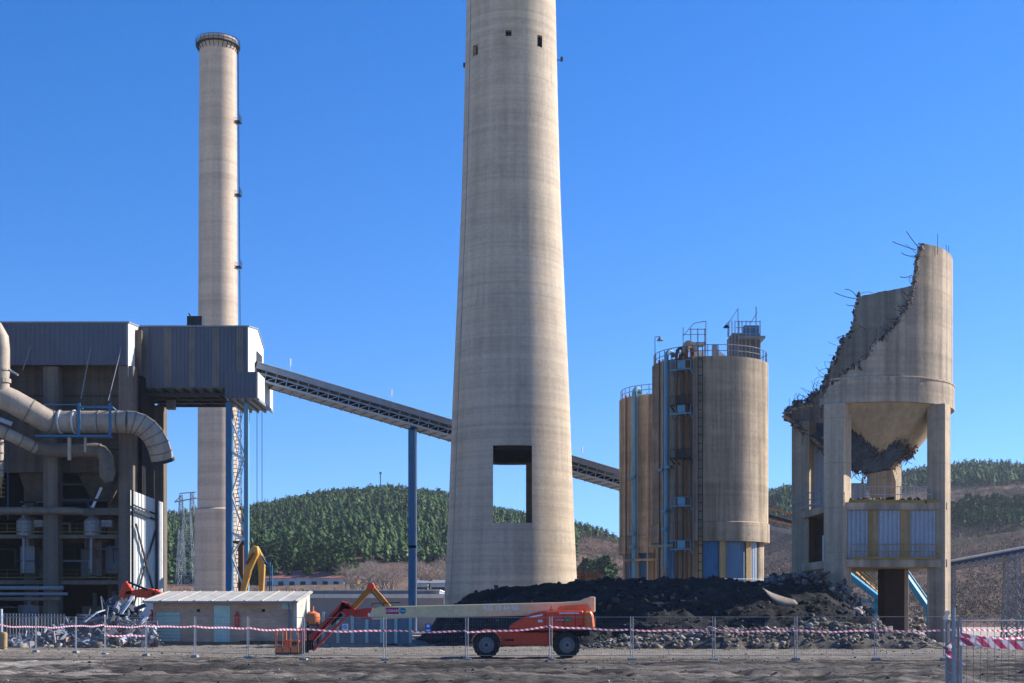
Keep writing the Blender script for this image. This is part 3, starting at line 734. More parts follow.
# lower head box
xa, xb = hx(225), hx(258); za, zc2 = PZ(398,HD), PZ(372,HD)
m = MB(); m.corr((xa,HD-.14),(xb,HD-.14), za, zc2, .42, .06); m.build('head_cladding', M['clad'], th)
m = MB(); m.box(xb-.12, xb, HD-.1, HD+9.2, za, zc2-.01); m.build('head_side', M['cladlight'], th)  # pale colour carries the sun on this side of the head box
m = MB(); m.box(xa, xb-.12, HD-.08, HD+9.2, za, za+.2); m.box(xa, xa+.1, HD-.08, HD+9.2, za+.2, zc2); m.box(xa+.1, xb-.12, HD+9, HD+9.2, za+.2, zc2); m.box(x1+.06, xb-.12, HD-.08, HD+9.2, zc2-.2, zc2-.02)
for k in range(5): m.box(xa+.2+k*.8, xa+.4+k*.8, HD, HD+9, za-.3, za)
m.build('head_floor', M['greysteel'], th)
m = MB(); m.box(x1+.11, x1+.14, HD+4.5, HD+7.6, PZ(366,152), PZ(350,152)); m.build('conveyor_opening', M['dark'], th)
m = MB(); m.box(hx(192)-1, hx(192)+.6, HD+2, HD+3.4, zt2+.4, zt2+1.6); m.tube([(hx(192),HD+2,zt2+.4),(hx(192)-.8,HD+2,zt2+1.9)],.08,5); m.build('roof_fan', M['dark'], th)
m = MB()
for k in range(0, 26): m.bar((x0+.3+k*.43,HD+.3,zt2+.1),(x0+.3+k*.43,HD+.3,zt2+.3),.05)
m.build('roof_rail', M['greysteel'], th)
m = MB(); m.box(PX(155,157), PX(166,157), 156, 157.6, 0, 25.4); m.build('column', M['colc'], th, bevel=.04)
# stair tower below the head box
st = empty('stair_tower', (hx(237), 153, 0), 'blue steel stair tower with a white zigzag ladder beside the slim chimney', 'stair tower')
zt3 = za-.35
for a, y, w in ((228.5,148.6,.62),(246,148.8,.45),(231,156,.4),(247,156,.4)):
    x = PX(a, y); m = MB(); m.box(x-w/2, x+w/2, y, y+w, 0, zt3); m.build('leg', M['blue' if a < 240 else 'bluelt'], st)
m = MB(); xl, xr2 = PX(231,149), PX(245,149)
lv = [PZ(q,149) for q in (590,556,535,495,455,420)]
for i in range(5):
    z0_, z1_ = lv[i], lv[i+1]; s_ = i % 2
    m.bar((xl if s_ else xr2,149,z0_),(xr2 if s_ else xl,149,z1_),.16)
for py_, q in ((535,1.0),(455,.9)): m.bar((xl,148.9,PZ(py_-3,149)),(xr2,148.9,PZ(py_+5,149)),.28)
m.build('brace', M['cladlight'], st)
# ladders: two interlacing flights
for ph in (0, 1):
    m = MB(); pts = []
    for k in range(8):
        z = 3+(zt3-3)*k/7; x = PX(233.5 if (k+ph) % 2 else 240, 150.5); pts.append((x, 150.5+ph, z))
    for a_, b_ in zip(pts, pts[1:]):
        a_ = Vector(a_); b_ = Vector(b_); o_ = Vector((.26,0,0))
        m.bar(a_-o_, b_-o_, .06); m.bar(a_+o_, b_+o_, .06)
        nst = int((b_-a_).length/.45)
        for j in range(nst): p = a_.lerp(b_, (j+.5)/nst); m.bar(p-o_, p+o_, .07)
    m.build('ladder', M['greysteel' if ph else 'white'], st)
m = MB(); m.box(xl, xr2, 149.5, 153, PZ(543,150), PZ(541,150)); m.box(PX(238,150), PX(243,150), 150, 151.5, 2, PZ(541,150)); m.build('landing', M['rust'], st)

# ============================================================ conveyor gallery
A = Vector((PX(255,153),153,PZ(362,153))); B = Vector((PX(632,170.6),170.6,PZ(474,170.6)))
cg = empty('conveyor_gallery', (A.x, A.y, 0), 'long sloping conveyor gallery running from the raised grey house behind the great chimney', 'conveyor')
d = (B-A).normalized(); sd = Vector((d.y,-d.x,0)).normalized(); up = sd.cross(d); up = up if up.z > 0 else -up
L = (B-A).length; H_ = 2.05
def cp(t, s_, u): return A+d*t+sd*s_+up*u      # s_>0 towards camera
m = MB()
v = [cp(0,1.55,-.28),cp(L,1.55,-.28),cp(L,0,.06),cp(0,0,.06),cp(L,-1.55,-.28),cp(0,-1.55,-.28)]
m.add(v+[p+up*.07 for p in v], [(0,1,2,3)[::-1],(3,2,4,5)[::-1],(6,7,8,9),(9,8,10,11),(0,1,7,6),(5,4,10,11)[::-1]]); m.build('roof', M['white'], cg, fix=True)
m = MB()
m.bar(cp(0,1.42,-.55), cp(L,1.42,-.55), .06, .5, up=up); m.bar(cp(0,-1.42,-.5), cp(L,-1.42,-.5), .06, .6, up=up); m.build('side_panel', M['galv'], cg)
m = MB()
for s_ in (1.4,-1.4):
    m.bar(cp(0,s_,-H_), cp(L,s_,-H_), .14, .22, up=up); m.bar(cp(0,s_,-.85), cp(L,s_,-.85), .1, .12, up=up); m.bar(cp(0,s_,-1.35), cp(L,s_,-1.35), .1, .14, up=up)
k = 0; t = 0
while t < L-1.2:
    for s_ in (1.4,-1.4):
        m.bar(cp(t,s_,-H_), cp(t,s_,-.8), .1); m.bar(cp(t,s_,-H_), cp(t+1.2,s_,-1.35), .08)
    t += 1.2
m.build('truss', M['bluepanel2'], cg)
m = MB(); m.bar(cp(0,0,-H_+.02), cp(L,0,-H_+.02), 2.6, .08, up=up)
t = 0
while t < L: m.bar(cp(t,1.4,-H_-.12), cp(t,-1.4,-H_-.12), .14); t += 1.2
m.build('deck', M['greysteel'], cg)
m = MB(); m.bar(cp(0,-.5,-1.2), cp(L,-.5,-1.2), .9, .1, up=up); m.bar(cp(0,1.0,-1.75), cp(L,1.0,-1.75), .06, .4, up=up); m.build('belt', M['darkint'], cg)
for px_ in (290, 386, 583):
    t = (px_-255)/(632-255)*L; p = cp(t,-1.5,0); m = MB(); m.tube([p, p+Vector((0,0,1.9))], .03, 5); m.tube([p+Vector((0,0,1.1)), p+Vector((0,0,1.9))], .075, 6); m.build('lamp_post', M['white'], cg)
tt = .405*L; pc = cp(tt,0,-H_-.2); xl = pc.x
m = MB(); m.box(xl-.5, xl+.22, pc.y-1.5, pc.y-1.0, 0, pc.z); m.box(xl-.3, xl+.3, pc.y+1.0, pc.y+1.4, 0, pc.z); m.bar((xl,pc.y-1.5,pc.z),(xl,pc.y+1.5,pc.z), .5); m.box(xl-.52, xl+.45, pc.y-1.5, pc.y+1.4, 9.6, 9.9)
m.build('support_leg', M['blue'], cg)
m = MB(); m.box(xl+.24, xl+.42, pc.y-1.5, pc.y-1.2, 0, pc.z-.3); m.build('leg_sunlit_edge', M['bluepanel2'], cg)  # pale strip added as the sunlit right edge of the leg

# ============================================================ ducts in front of the boiler house
du = empty('flue_duct', (fx(60), 142, 0), 'fat beige ribbed flue duct bending down at the boiler house end', 'duct')
def duct(parent, pts, r, bands=0, name='duct_run', mat='duct', n=20):
    m = MB(); m.tube(pts, r, n); o = m.build(name, M[mat], parent, smooth=True)
    if bands:
        for i in range(len(pts)-1):
            a, b = Vector(pts[i]), Vector(pts[i+1]); D_ = (b-a); k = max(1, int(D_.length/bands))
            for j in range(k):
                p = a+D_*((j+.5)/k); q = D_.normalized(); MB().tube([p-q*.06, p+q*.06], r+.05, n).build('flange', M['ductdim'], parent)
    return o
zd = PZ(421.5,142)
q0 = P(-40,378,139.6); q1 = P(12,401,140.4); q2 = P(46,420,141.6)
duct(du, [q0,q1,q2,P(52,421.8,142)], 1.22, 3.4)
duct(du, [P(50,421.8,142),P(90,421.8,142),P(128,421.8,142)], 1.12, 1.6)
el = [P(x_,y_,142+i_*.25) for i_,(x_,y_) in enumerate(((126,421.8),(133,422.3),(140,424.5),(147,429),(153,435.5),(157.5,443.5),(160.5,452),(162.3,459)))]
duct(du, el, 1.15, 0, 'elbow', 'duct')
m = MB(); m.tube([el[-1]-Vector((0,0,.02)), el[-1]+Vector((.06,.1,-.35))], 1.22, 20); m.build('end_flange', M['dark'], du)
m = MB()
for a_, b_ in zip(el, el[1:]):
    a_ = Vector(a_); b_ = Vector(b_); q = (b_-a_).normalized(); m.tube([a_-q*.05,a_+q*.05], 1.2, 20)
m.build('elbow_seam', M['ductdim'], du)
for px_ in (61, 75): MB().tube([P(px_-.8,421.8,142),P(px_+.8,421.8,142)], 1.22, 20).build('flange', M['cladlight'], du)
d2 = empty('branch_duct', (fx(60), 143, 0), 'thinner beige duct under the fat one ending in a down pipe', 'duct')
duct(d2, [P(-30,418,139.8),P(14,437,140.8),P(38,449,142.4)], .62, 1.3, n=14)
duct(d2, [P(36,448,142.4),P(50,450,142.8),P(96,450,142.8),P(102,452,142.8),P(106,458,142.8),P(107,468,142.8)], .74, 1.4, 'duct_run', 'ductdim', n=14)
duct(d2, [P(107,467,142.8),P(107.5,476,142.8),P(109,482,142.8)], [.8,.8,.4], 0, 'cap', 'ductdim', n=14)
d3 = empty('riser_duct', (fx(2), 141, 0), 'upright pale duct at the left edge with a round bend on top', 'duct')
duct(d3, [P(1,400,140),P(1,380,140),P(1,350,140),P(0,338,140),P(-5,329,140),P(-16,324,140),P(-34,322,140)], .85, 0, n=18)
MB().tube([P(1,371,140),P(1,369,140)],.95,18).build('flange', M['duct'], d3); MB().tube([P(1,383,140),P(1,379,140)],1.0,18).build('flange', M['duct'], d3)
d4 = empty('riser_duct', (fx(0), 141, 0), 'pale lower riser duct at the left edge beside the yellow ladder cage', 'duct')
duct(d4, [P(-1,475,138),P(-1,440,138)], .45, .8, n=12); duct(d4, [P(-1,475,138),P(0,488,138)], [.45,.15], n=12)
m = MB()
for k in range(5): m.box(PX(-6,138), PX(3.5,138), 137.4, 138.4, PZ(497-k*4.5,138), PZ(497-k*4.5,138)+.07)
m.box(PX(3,138), PX(3.6,138), 137.4, 137.5, PZ(498,138), PZ(478,138)); m.build('ladder_cage', M['yellow'], d4)
# blue access platform round the duct
bp = empty('duct_platform', (fx(95), 142, 0), 'blue steel platform with railing hung around the fat duct', 'platform')
m = MB(); zf = PZ(436,140.5); m.box(PX(38,140.5), PX(112,140.5), 139.6, 140.8, zf-.18, zf); m.build('walkway', M['blue'], bp)
m = MB()
for px_ in (79, 110): m.box(PX(px_,140)-.12, PX(px_,140)+.12, 139.9, 140.1, zf, PZ(403,140))
m.box(PX(79,140), PX(110,140), 139.95, 140.05, PZ(408,140), PZ(406,140)); m.box(PX(42,140), PX(79,140), 139.95, 140.05, PZ(405,140), PZ(404,140))
m.bar(P(79,405,140), P(84,410,143), .12); m.bar(P(110,405,140), P(116,410,143), .12); m.build('railing', M['blue'], bp)
m = MB(); m.box(PX(67.5,140), PX(70.5,140), 140, 140.3, PZ(460,140), zf-.2); m.box(PX(84,140), PX(86,140), 140, 140.3, PZ(452,140), zf-.2); m.build('strut', M['duct'], bp)
bl = empty('pale_blue_pipe', (fx(2), 137, 0), 'short bright blue pipe crossing the duct at the left edge', 'pipe')
m = MB(); m.tube([P(-20,412,136),P(12,424,137)], .22, 8); m.tube([P(9,370,139),P(18,375,138)], .1, 6); m.build('pipe_run', M['bluepanel2'], bl)

# ============================================================ silos
def ring_pts(c, r, z, a0, a1, n=24):
    return [(c[0]+math.sin(R(a0+(a1-a0)*k/n))*r, c[1]-math.cos(R(a0+(a1-a0)*k/n))*r, z) for k in range(n+1)]
def pol(c, r, a, z): return Vector((c[0]+math.sin(R(a))*r, c[1]-math.cos(R(a))*r, z))
def ring_rail(parent, c, r, z, n=36, mat='greysteel', a0=0, a1=360):
    m = MB()
    for k in range(n+1):
        p = pol(c, r, a0+(a1-a0)*k/n, z); m.bar(p, p+Vector((0,0,1.1)), .07)
    for q in (.55, 1.1): m.tube(ring_pts(c, r, z+q, a0, a1, n), .04, 4)
    m.build('railing', M[mat], parent)
def silo(c, label, zt, zb1, zb0):
    s = empty('silo', (c[0], c[1], 0), label, 'silo', 'tall concrete silos side by side')
    m = MB(); m.lathe(c, [(5.67,zb1),(5.67,zt),(5.3,zt),(5.3,zt-.15),(.1,zt-.1)], 96); m.build('shell', M['silo'], s, smooth=True)
    m = MB(); m.lathe(c, [(5.6,zb0+.3),(5.80,zb0),(5.80,zb1+.12),(5.66,zb1+.2),(5.5,zb1+.2),(5.5,zb0+.2)], 96, close=False); m.build('base_ring', M['silo'], s, smooth=True)
    ring_rail(s, c, 5.5, zt)
    return s
C1 = (19.5, 138.); C2 = (PX(669,160), 160.)
ztop = 26.5
s1 = silo(C1, 'nearer beige concrete silo with rust pipes on its side and blue panels at its foot', ztop, 10.7, 9.0)
s2 = silo(C2, 'streaked concrete silo standing further back with one blue pipe down its side', ztop, 10.7, 8.9)
# walls under the ring of silo 1
def arc(parent, c, r, a0, a1, z0, z1, mat, name, t=.3, n=None):
    n = n or max(2, int(abs(a1-a0)/4)); m = MB(); m.lathe(c, [(r,z0),(r,z1),(r-t,z1),(r-t,z0),(r,z0)], n, a0, a1, close=False)
    k = n+1
    return m.build(name, M[mat], parent)
def corr_arc(parent, c, r, a0, a1, z0, z1, mat, name='blue_panel'):
    m = MB(); n = int(abs(a1-a0)*R(1)*r/.28)*2; v = []; 
    for k in range(n+1):
        g = a0+(a1-a0)*k/n; rr = r+(.05 if (k//1) % 2 else 0); v += [pol(c,rr,g,z0), pol(c,rr,g,z1)]
    m.add(v, [(2*i,2*i+2,2*i+3,2*i+1) for i in range(n)]); return m.build(name, M[mat], parent)
arc(s1, C1, 5.25, 54, 300, 0, 9.05, 'silo', 'base_wall')
arc(s1, C1, 5.30, -42, -16, 0, 9.05, 'ochre', 'base_wall')
corr_arc(s1, C1, 5.2, -15, 1.5, 0, 9, 'blue'); arc(s1, C1, 5.45, 1.5, 8, 0, 9.05, 'ochre', 'pillar', .6)
corr_arc(s1, C1, 5.2, 8, 31, 0, 9, 'bluepanel'); arc(s1, C1, 5.45, 31, 38, 0, 9.05, 'ochre', 'pillar', .6)
corr_arc(s1, C1, 5.2, 38, 52, 0, 9, 'bluepanel2'); corr_arc(s1, C1, 5.2, -60, -42, 0, 9, 'blue')
ring_rail(s1, C1, 5.9, 4.3, 10, 'white', -2, 55)
arc(s2, C2, 5.2, -180, -70, 0, 9.0, 'silo', 'base_wall'); corr_arc(s2, C2, 5.25, -70, -50, 0, 8.9, 'blue'); arc(s2, C2, 5.4, -50, -44, 0, 8.95, 'ochre', 'pillar', .6)
corr_arc(s2, C2, 5.25, -44, -34, 0, 8.9, 'blue'); arc(s2, C2, 5.3, -34, 60, 0, 8.95, 'silo', 'base_wall')
m = MB(); m.lathe(C2, [(5.3,8.0),(6.3,8.0),(6.3,8.25),(5.3,8.25)], 16, -60, 0, close=False); m.build('canopy', M['silo'], s2)
m = MB(); m.lathe(C1, [(5.3,8.6),(6.2,8.5),(6.2,8.75),(5.3,8.85)], 10, -75, -42, close=False); m.build('canopy', M['silo'], s1)
# pipes down silo 1 (angles from the visible position on the shell)
def apipe(parent, c, a, r, rad, z0, z1, mat, name='pipe', top=None, square=False):
    m = MB(); p = pol(c, r, a, z0); q = pol(c, r, a, z1)
    if square: m.bar(p, q, rad*2, rad*2)
    else:
        pts = [p, q]
        if top: 
            for k in range(1, 6):
                g = k/5*math.pi; pts.append(pol(c, r-top/2*(1-math.cos(g)), a, z1+math.sin(g)*top/2))
        m.tube(pts, rad, 8)
    return m.build(name, M[mat], parent, smooth=not square)
apipe(s1, C1, -51, 6.05, .22, 6.5, ztop+.3, 'bluelt', 'blue_pipe', 1.0)
for a, rd in ((-38.5,.15),(-28.5,.15)):
    apipe(s1, C1, a, 6.2, rd, 1, ztop+.2, 'rust', 'rust_pipe', 1.6)
for a, mt_ in ((-62,'rust'),(-57,'duct'),(-33.5,'rust'),(-25,'rust')): apipe(s1, C1, a, 5.95, .09, 1, ztop+.1, mt_, 'rust_pipe')
for a, mt_ in ((-60,'rust'),(-30,'duct'),(-22,'rust')): apipe(s2, C2, a, 5.95, .08, 3, ztop+.1, mt_, 'rust_pipe')
for a in (-44.5, -34, -23.0): apipe(s1, C1, a, 5.95, .05, 1, ztop, 'greysteel', 'conduit')
for a in (-18.5, -14.5): apipe(s1, C1, a, 6.0, .045, 2, ztop+1, 'dark', 'ladder_rail')
m = MB()
for z in np.arange(3, ztop, .8): m.tube(ring_pts(C1, 6.15, z, -18.5, -14.5, 2), .04, 4)
m.build('ladder_rungs', M['dark'], s1)
for py_ in (370, 405, 414, 458, 506, 549):
    z = PZ(py_, 133.2); m = MB()
    m.lathe(C1, [(5.7,z-.1),(6.6,z-.1),(6.6,z),(5.7,z)], 8, -43, -24, close=False); m.lathe(C1, [(5.9,z+.05),(6.5,z+.05),(6.5,z+.75),(5.9,z+.75)], 3, -36, -29, close=False)
    for a in (-43,-38,-29,-24): m.bar(pol(C1,6.5,a,z), pol(C1,6.5,a,z+.8), .05); m.bar(pol(C1,5.7,a,z-.6), pol(C1,6.5,a,z-.1), .09)
    m.tube(ring_pts(C1, 6.5, z+.8, -43, -24, 8), .03, 4); m.build('pipe_bracket', M['bluelt' if py_ not in (405,458) else 'dark'], s1)
for a, py_ in ((-55,470),(-47,468),(-51,512),(-51,530)):
    z = PZ(py_, 133.2); m = MB(); m.lathe(C1, [(5.7,z),(6.5,z),(6.5,z+.25),(5.7,z+.25)], 3, a-3, a+3, close=False); m.build('pipe_clamp', M['bluelt'], s1)
apipe(s2, C2, -46, 6.0, .3, 3, ztop+.2, 'bluelt', 'blue_pipe', 1.0)
for a in (-52, -41): apipe(s2, C2, a, 6.1, .06, 3, ztop+.2, 'greysteel', 'conduit')
for py_ in (535, 548, 478):
    z = PZ(py_, 155); m = MB(); m.lathe(C2, [(5.7,z),(6.6,z),(6.6,z+.3),(5.7,z+.3)], 4, -50, -42, close=False); m.build('pipe_clamp', M['bluelt'], s2)
# roof furniture of silo 1
def rx(px, d=136.): return PX(px, d)
m = MB(); z = ztop
m.box(rx(730,141), rx(757,141), 139.5, 143, z-.1, z+3.6); m.build('stair_house', M['colc'], s1)
m = MB(); m.box(rx(735,141), rx(761,141), 138.6, 143.4, z+2.9, z+3.15); m.build('stair_house_roof', M['greysteel'], s1)
m = MB(); m.box(rx(741,141), rx(756,141), 139.2, 140, z+3.2, z+4.3); m.build('blue_unit', M['blue'], s1)
m = MB()
for px_ in (728,731,734,738,741,745,749,755,759): m.bar((rx(px_,139),138.4,z),(rx(px_,139),138.4,z+(6.0 if px_ in (736,755) else 4.6)), .08)
for q in (3.3,3.9,4.5): m.bar((rx(735,139),138.4,z+q),(rx(759,139),138.4,z+q), .06)
m.bar((rx(728,139),138.4,z+4.4),(rx(737,139),138.4,z+5.8), .06); m.bar((rx(737,139),138.4,z+5.8),(rx(737,139),138.4,z+3), .07)
m.bar((rx(750,139),138.4,z+4.4),(rx(756,139),138.4,z+5.4), .06); m.build('scaffold_rail', M['greysteel'], s1)
m = MB(); m.tube([(rx(727,139),138.4,z+3),(rx(727,139),138.4,z+4.4),(rx(725.5,139),138.4,z+4.3)], .05, 5); m.lathe((rx(725.5,139),138.4), [(.35,z+3.9),(.1,z+4.2)], 8); m.build('roof_lamp', M['dark'], s1)
m = MB(); m.box(rx(712), rx(716.5), 135.5, 136.2, z, z+1.7); m.build('vent_stack', M['greysteel'], s1)
m = MB(); m.prism([(rx(717.5),z),(rx(728),z),(rx(728),z+.5),(rx(718),z+1.3)], 136, 138); m.build('sloping_cover', M['white'], s1)
m = MB(); pts = [P(684,372,133.6)]+[P(684+ (1-math.cos(g))*5.5, 352-math.sin(g)*9+0*g, 133.8) for g in np.linspace(0, math.pi*.95, 8)]; m.tube(pts, .3, 10); m.build('bent_pipe', M['duct'], s1, smooth=True)
m = MB(); pts = [P(680,366,133.4)]+[P(680+(1-math.cos(g))*3, 358-math.sin(g)*4, 133.4) for g in np.linspace(0, math.pi, 6)]; m.tube(pts, .16, 8); m.build('bent_pipe', M['rust'], s1, smooth=True)
m = MB(); x0_, x1_ = rx(689,134.5), rx(705,134.5)
m.box(x0_, x1_, 133.9, 136, z+1.5, z+1.62); 
for x in (x0_+.1, (x0_+x1_)/2, x1_-.1): m.box(x-.05, x+.05, 133.9, 134, z, z+2.9)
m.box(x0_, x1_, 133.9, 133.96, z+2.8, z+2.87); m.box(rx(683,134), x1_, 133.9, 133.96, z+2.3, z+2.36); m.bar((rx(683,134),133.9,z+2.2),(x0_+.4,133.9,z+3.4),.07); m.bar((x0_+.4,133.9,z+3.4),(x1_,133.9,z+3.6),.07); m.bar((x1_,133.9,z+3.6),(x1_,133.9,z),.07)
m.bar((rx(683,134),133.9,z+3.0),(rx(683,134),133.9,z),.07); m.build('filter_stage', M['galv'], s1)
m = MB(); m.box(rx(690,135), rx(696,135), 134.2, 135.5, z, z+1.3); m.box(rx(698,135), rx(703,135), 134.4, 135.5, z, z+.9); m.build('filter_box', M['cladlight'], s1)
m = MB(); x = rx(655,137); m.tube([(x,137,z-.4),(x,137,z+2.7),(x+.5,137,z+2.75)], .05, 5); m.lathe((x+.5,137), [(.35,z+2.35),(.08,z+2.7)], 8); m.build('roof_lamp', M['greysteel'], s1)

# ============================================================ broken silo
BC = (PX(865,105.3), 105.3); BR = 6.3
bs = empty('broken_silo', (BC[0], BC[1], 0), 'half demolished concrete silo with a torn open hopper standing on square columns', 'silo')
tops = [(-180,27.4),(-176,27.45),(-150,28.0),(-120,29.0),(-90,29.5)]
# angle from -Y (front) towards +X, 0..360
ta = [(0,21.9),(5,22.7),(13,23.9),(17,24.8),(19.7,25.8),(21.3,27.0),(24.5,28.2),(28,28.4),(40,28.4),(61,28.25),(100,28.0),(134,27.6),(152,27.55),(168,27.3),(171.5,26.6),(175,25.1),(184,23.3),(194,21.1),(202,19.9),(208,19.1),(218,18.5),(230,18.1),(238,17.9),(240,17.0),(315,17.0),(318,17.5),(323,18.15),(331,18.9),(344,19.8),(355,21.2),(360,21.9)]
_a = np.array([q[0] for q in ta], float); _z = np.array([q[1] for q in ta], float)
rg = np.random.default_rng(8)
NA = 480
ang = np.arange(NA)*360/NA
jagm = np.where((ang < 27)|(ang > 169), 1.0, 0.06)
top_z = np.interp(ang, _a, _z)+jagm*(rg.uniform(-.22,.22,NA)+fbm(ang*.25, ang*0, 3, 61)*.7)
ztr = 18.75
def wall(name, rin, rout, zlo, ztop_arr, mat, parent, nz=22):
    """ring wall whose top edge follows ztop_arr; solid between rin and rout"""
    v = []; f = []
    keep = ztop_arr > zlo+.05
    for side, r in ((0, rout), (1, rin)):
        for i in range(NA):
            g = R(ang[i]); zt_ = max(ztop_arr[i], zlo)
            for k in range(nz+1):
                z = zlo+(zt_-zlo)*k/nz; w = r+(rg.uniform(-.06,.06) if k == nz and jagm[i] > .5 else 0)
                v.append((BC[0]+math.sin(g)*w, BC[1]-math.cos(g)*w, z))
    n1 = nz+1; off = NA*n1
    for i in range(NA):
        j = (i+1) % NA
        if not (keep[i] and keep[j]): continue
        for k in range(nz):
            f.append((i*n1+k, j*n1+k, j*n1+k+1, i*n1+k+1)); f.append((off+i*n1+k+1, off+j*n1+k+1, off+j*n1+k, off+i*n1+k))
        f.append((i*n1+nz, j*n1+nz, off+j*n1+nz, off+i*n1+nz)); f.append((off+i*n1, off+j*n1, j*n1, i*n1))
    m = MB(); m.v = v; m.f = f; m.n = len(v); o = m.build(name, M[mat], parent)
    o.data.polygons.foreach_set('use_smooth', [True]*len(f)); o.data.set_sharp_from_angle(angle=R(40)); return o
wall('shell', BR-.38, BR, 18.75, top_z, 'broken', bs)
rt = np.minimum(top_z, 18.75)
# the ring beam: missing on the left between the columns
gap = (ang > 239)&(ang < 316)
wall('ring_beam', BR-.5, BR+.12, 17.05, np.where(gap, 0, np.minimum(rt, 18.75)), 'broken', bs, 6)
m = MB(); m.lathe(BC, [(BR+.1,18.72),(BR+.17,18.76),(BR+.17,18.86),(BR+.0,18.92)], 96, -36, 150, close=False); m.build('ledge', M['broken'], bs, smooth=True)
# broken lump of ring above the back left column, left of everything
# hopper cone, torn away at the front left
ca = [(0,14.0),(4,13.8),(10,14.1),(13,14.6),(23,14.65),(35,14.6),(47,14.3),(80,14.1),(105,13.9),(115,13.2),(137,12.6),(166,12.75),(189,13.2),(204,14.15),(212,14.6),(220,15.2),(232,16.3),(240,17.2),(322,17.2),(326,16.6),(332,15.55),(343,14.8),(354,14.15),(360,14.0)]
cz = np.interp(ang, [q[0] for q in ca], [q[1] for q in ca])+rg.uniform(-.15,.15,NA)+fbm(ang*.2, ang*0, 3, 71)*.35
def crad(z): return .7+(z-10.7)*(5.55/6.5)
v = []; f = []; nz = 16
for side, dr in ((0,0),(1,-.28)):
    for i in range(NA):
        g = R(ang[i]); zl = min(cz[i], 17.19)
        for k in range(nz+1):
            z = zl+(17.2-zl)*k/nz; w = crad(z)+dr; v.append((BC[0]+math.sin(g)*w, BC[1]-math.cos(g)*w, z+(.15 if side else 0)))
n1 = nz+1; off = NA*n1
for i in range(NA):
    j = (i+1) % NA
    if cz[i] > 17.1 and cz[j] > 17.1: continue
    for k in range(nz):
        f.append((i*n1+k+1, j*n1+k+1, j*n1+k, i*n1+k)[::-1]); f.append((off+i*n1+k, off+j*n1+k, off+j*n1+k+1, off+i*n1+k+1)[::-1])
    f.append((i*n1, off+i*n1, off+j*n1, j*n1)[::-1])
outer = [q for q in f if q[0] < off and max(q) < off]; inner = [q for q in f if min(q) >= off]; rest = [q for q in f if min(q) < off <= max(q)]
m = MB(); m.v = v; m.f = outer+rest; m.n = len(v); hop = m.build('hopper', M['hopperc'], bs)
m = MB(); m.v = v; m.f = inner; m.n = len(v); m.build('hopper_inside_shaded', M['innerc'], bs)  # inner faces of the same cone, their shade put into the colour
# columns
ux = Vector((1,.04,0)).normalized(); uy = Vector((-.05,1,0)).normalized()
FL = Vector((PX(837.5,100.2),100.2,0)); 
def sq(o_, a, b, w, d_, z0, z1, mat, name, bev=.04):
    """box aligned with the tower: centre at o_+ux*a+uy*b"""
    m = MB(); c = o_+ux*a+uy*b; v = []
    for z in (z0, z1):
        for i, j in ((-1,-1),(1,-1),(1,1),(-1,1)): v.append(c+ux*(i*w/2)+uy*(j*d_/2)+Vector((0,0,z)))
    m.add(v, [(0,3,2,1),(4,5,6,7),(0,1,5,4),(1,2,6,5),(2,3,7,6),(3,0,4,7)]); return m.build(name, M[mat], bs, bevel=bev)
W = 7.35; DP = 9.3; cw = 1.45
def col(a, b, z0, z1, side=1.46, rot=55):
    c = FL+ux*a+uy*b; m = MB(); v = []
    for z in (z0, z1):
        for k in range(4):
            g = R(rot+45+90*k); v.append((c.x+math.cos(g)*side*.7071, c.y+math.sin(g)*side*.7071, z))
    m.add(v, [(0,3,2,1),(4,5,6,7),(0,1,5,4),(1,2,6,5),(2,3,7,6),(3,0,4,7)]); m.build('column', M['column'], bs, fix=True, bevel=.04)
col(0,0,-.2,17.04,1.5); col(W,0,-.2,17.04,1.3); col(0,DP,5,17.04,1.45); col(W-.5,DP,-.2,17.04,1.3)
# slabs
z1a, z1b = PZ(567,99.5), PZ(559,99.5); z2a, z2b = PZ(509.5,99.5), PZ(502,99.5)
sq(FL,W/2,DP/2-.1,W+.7,DP+1.3,z1a,z1b,'column','floor_slab',.02); sq(FL,W/2,DP/2-.1,W+.68,DP+1.25,z2a,z2b,'column','floor_slab',.02)
# panels between the slabs at the front
yfr = -.45
for a, w, mt in ((1.55,1.5,0),(3.05,1.35,1),(4.1,0,0)): pass
def frontpanel(pxa, pxb, mat, corr, dz=.0):
    d_ = 99.9; a = (PX(pxa,d_)-FL.x); b = (PX(pxb,d_)-FL.x); m = MB()
    pa = FL+ux*a+uy*(yfr+dz); pb = FL+ux*b+uy*(yfr+dz)
    if corr: m.corr((pa.x,pa.y),(pb.x,pb.y), z1b+.02, z2a-.02, .33, .07)
    else:
        q = uy*.4; m.add([pa+Vector((0,0,z1b)),pb+Vector((0,0,z1b)),pb+q+Vector((0,0,z1b)),pa+q+Vector((0,0,z1b)),pa+Vector((0,0,z2a)),pb+Vector((0,0,z2a)),pb+q+Vector((0,0,z2a)),pa+q+Vector((0,0,z2a))],[(0,3,2,1),(4,5,6,7),(0,1,5,4),(1,2,6,5),(2,3,7,6),(3,0,4,7)])
    m.build('blue_panel' if corr else 'pillar', M[mat], bs)
frontpanel(845,867.5,'bluepanel2',1); frontpanel(877.5,900,'bluepanel2',1); frontpanel(910,936,'bluepanel2',1)
frontpanel(867,878,'ochre',0); frontpanel(899.5,910.5,'ochre',0); frontpanel(935.5,938,'ochre',0)
# dark inner walls so the storey is closed at back and right
sq(FL,W/2,DP,W,.2,z1b,z2a,'wallc','inner_wall',0); sq(FL,W+.3,DP/2,.2,DP-2,z1b,z2a,'silo','inner_wall',0)
sq(FL,1.2,DP/2-1,.3,3,z1b,z2a,'wallc','inner_wall',0)
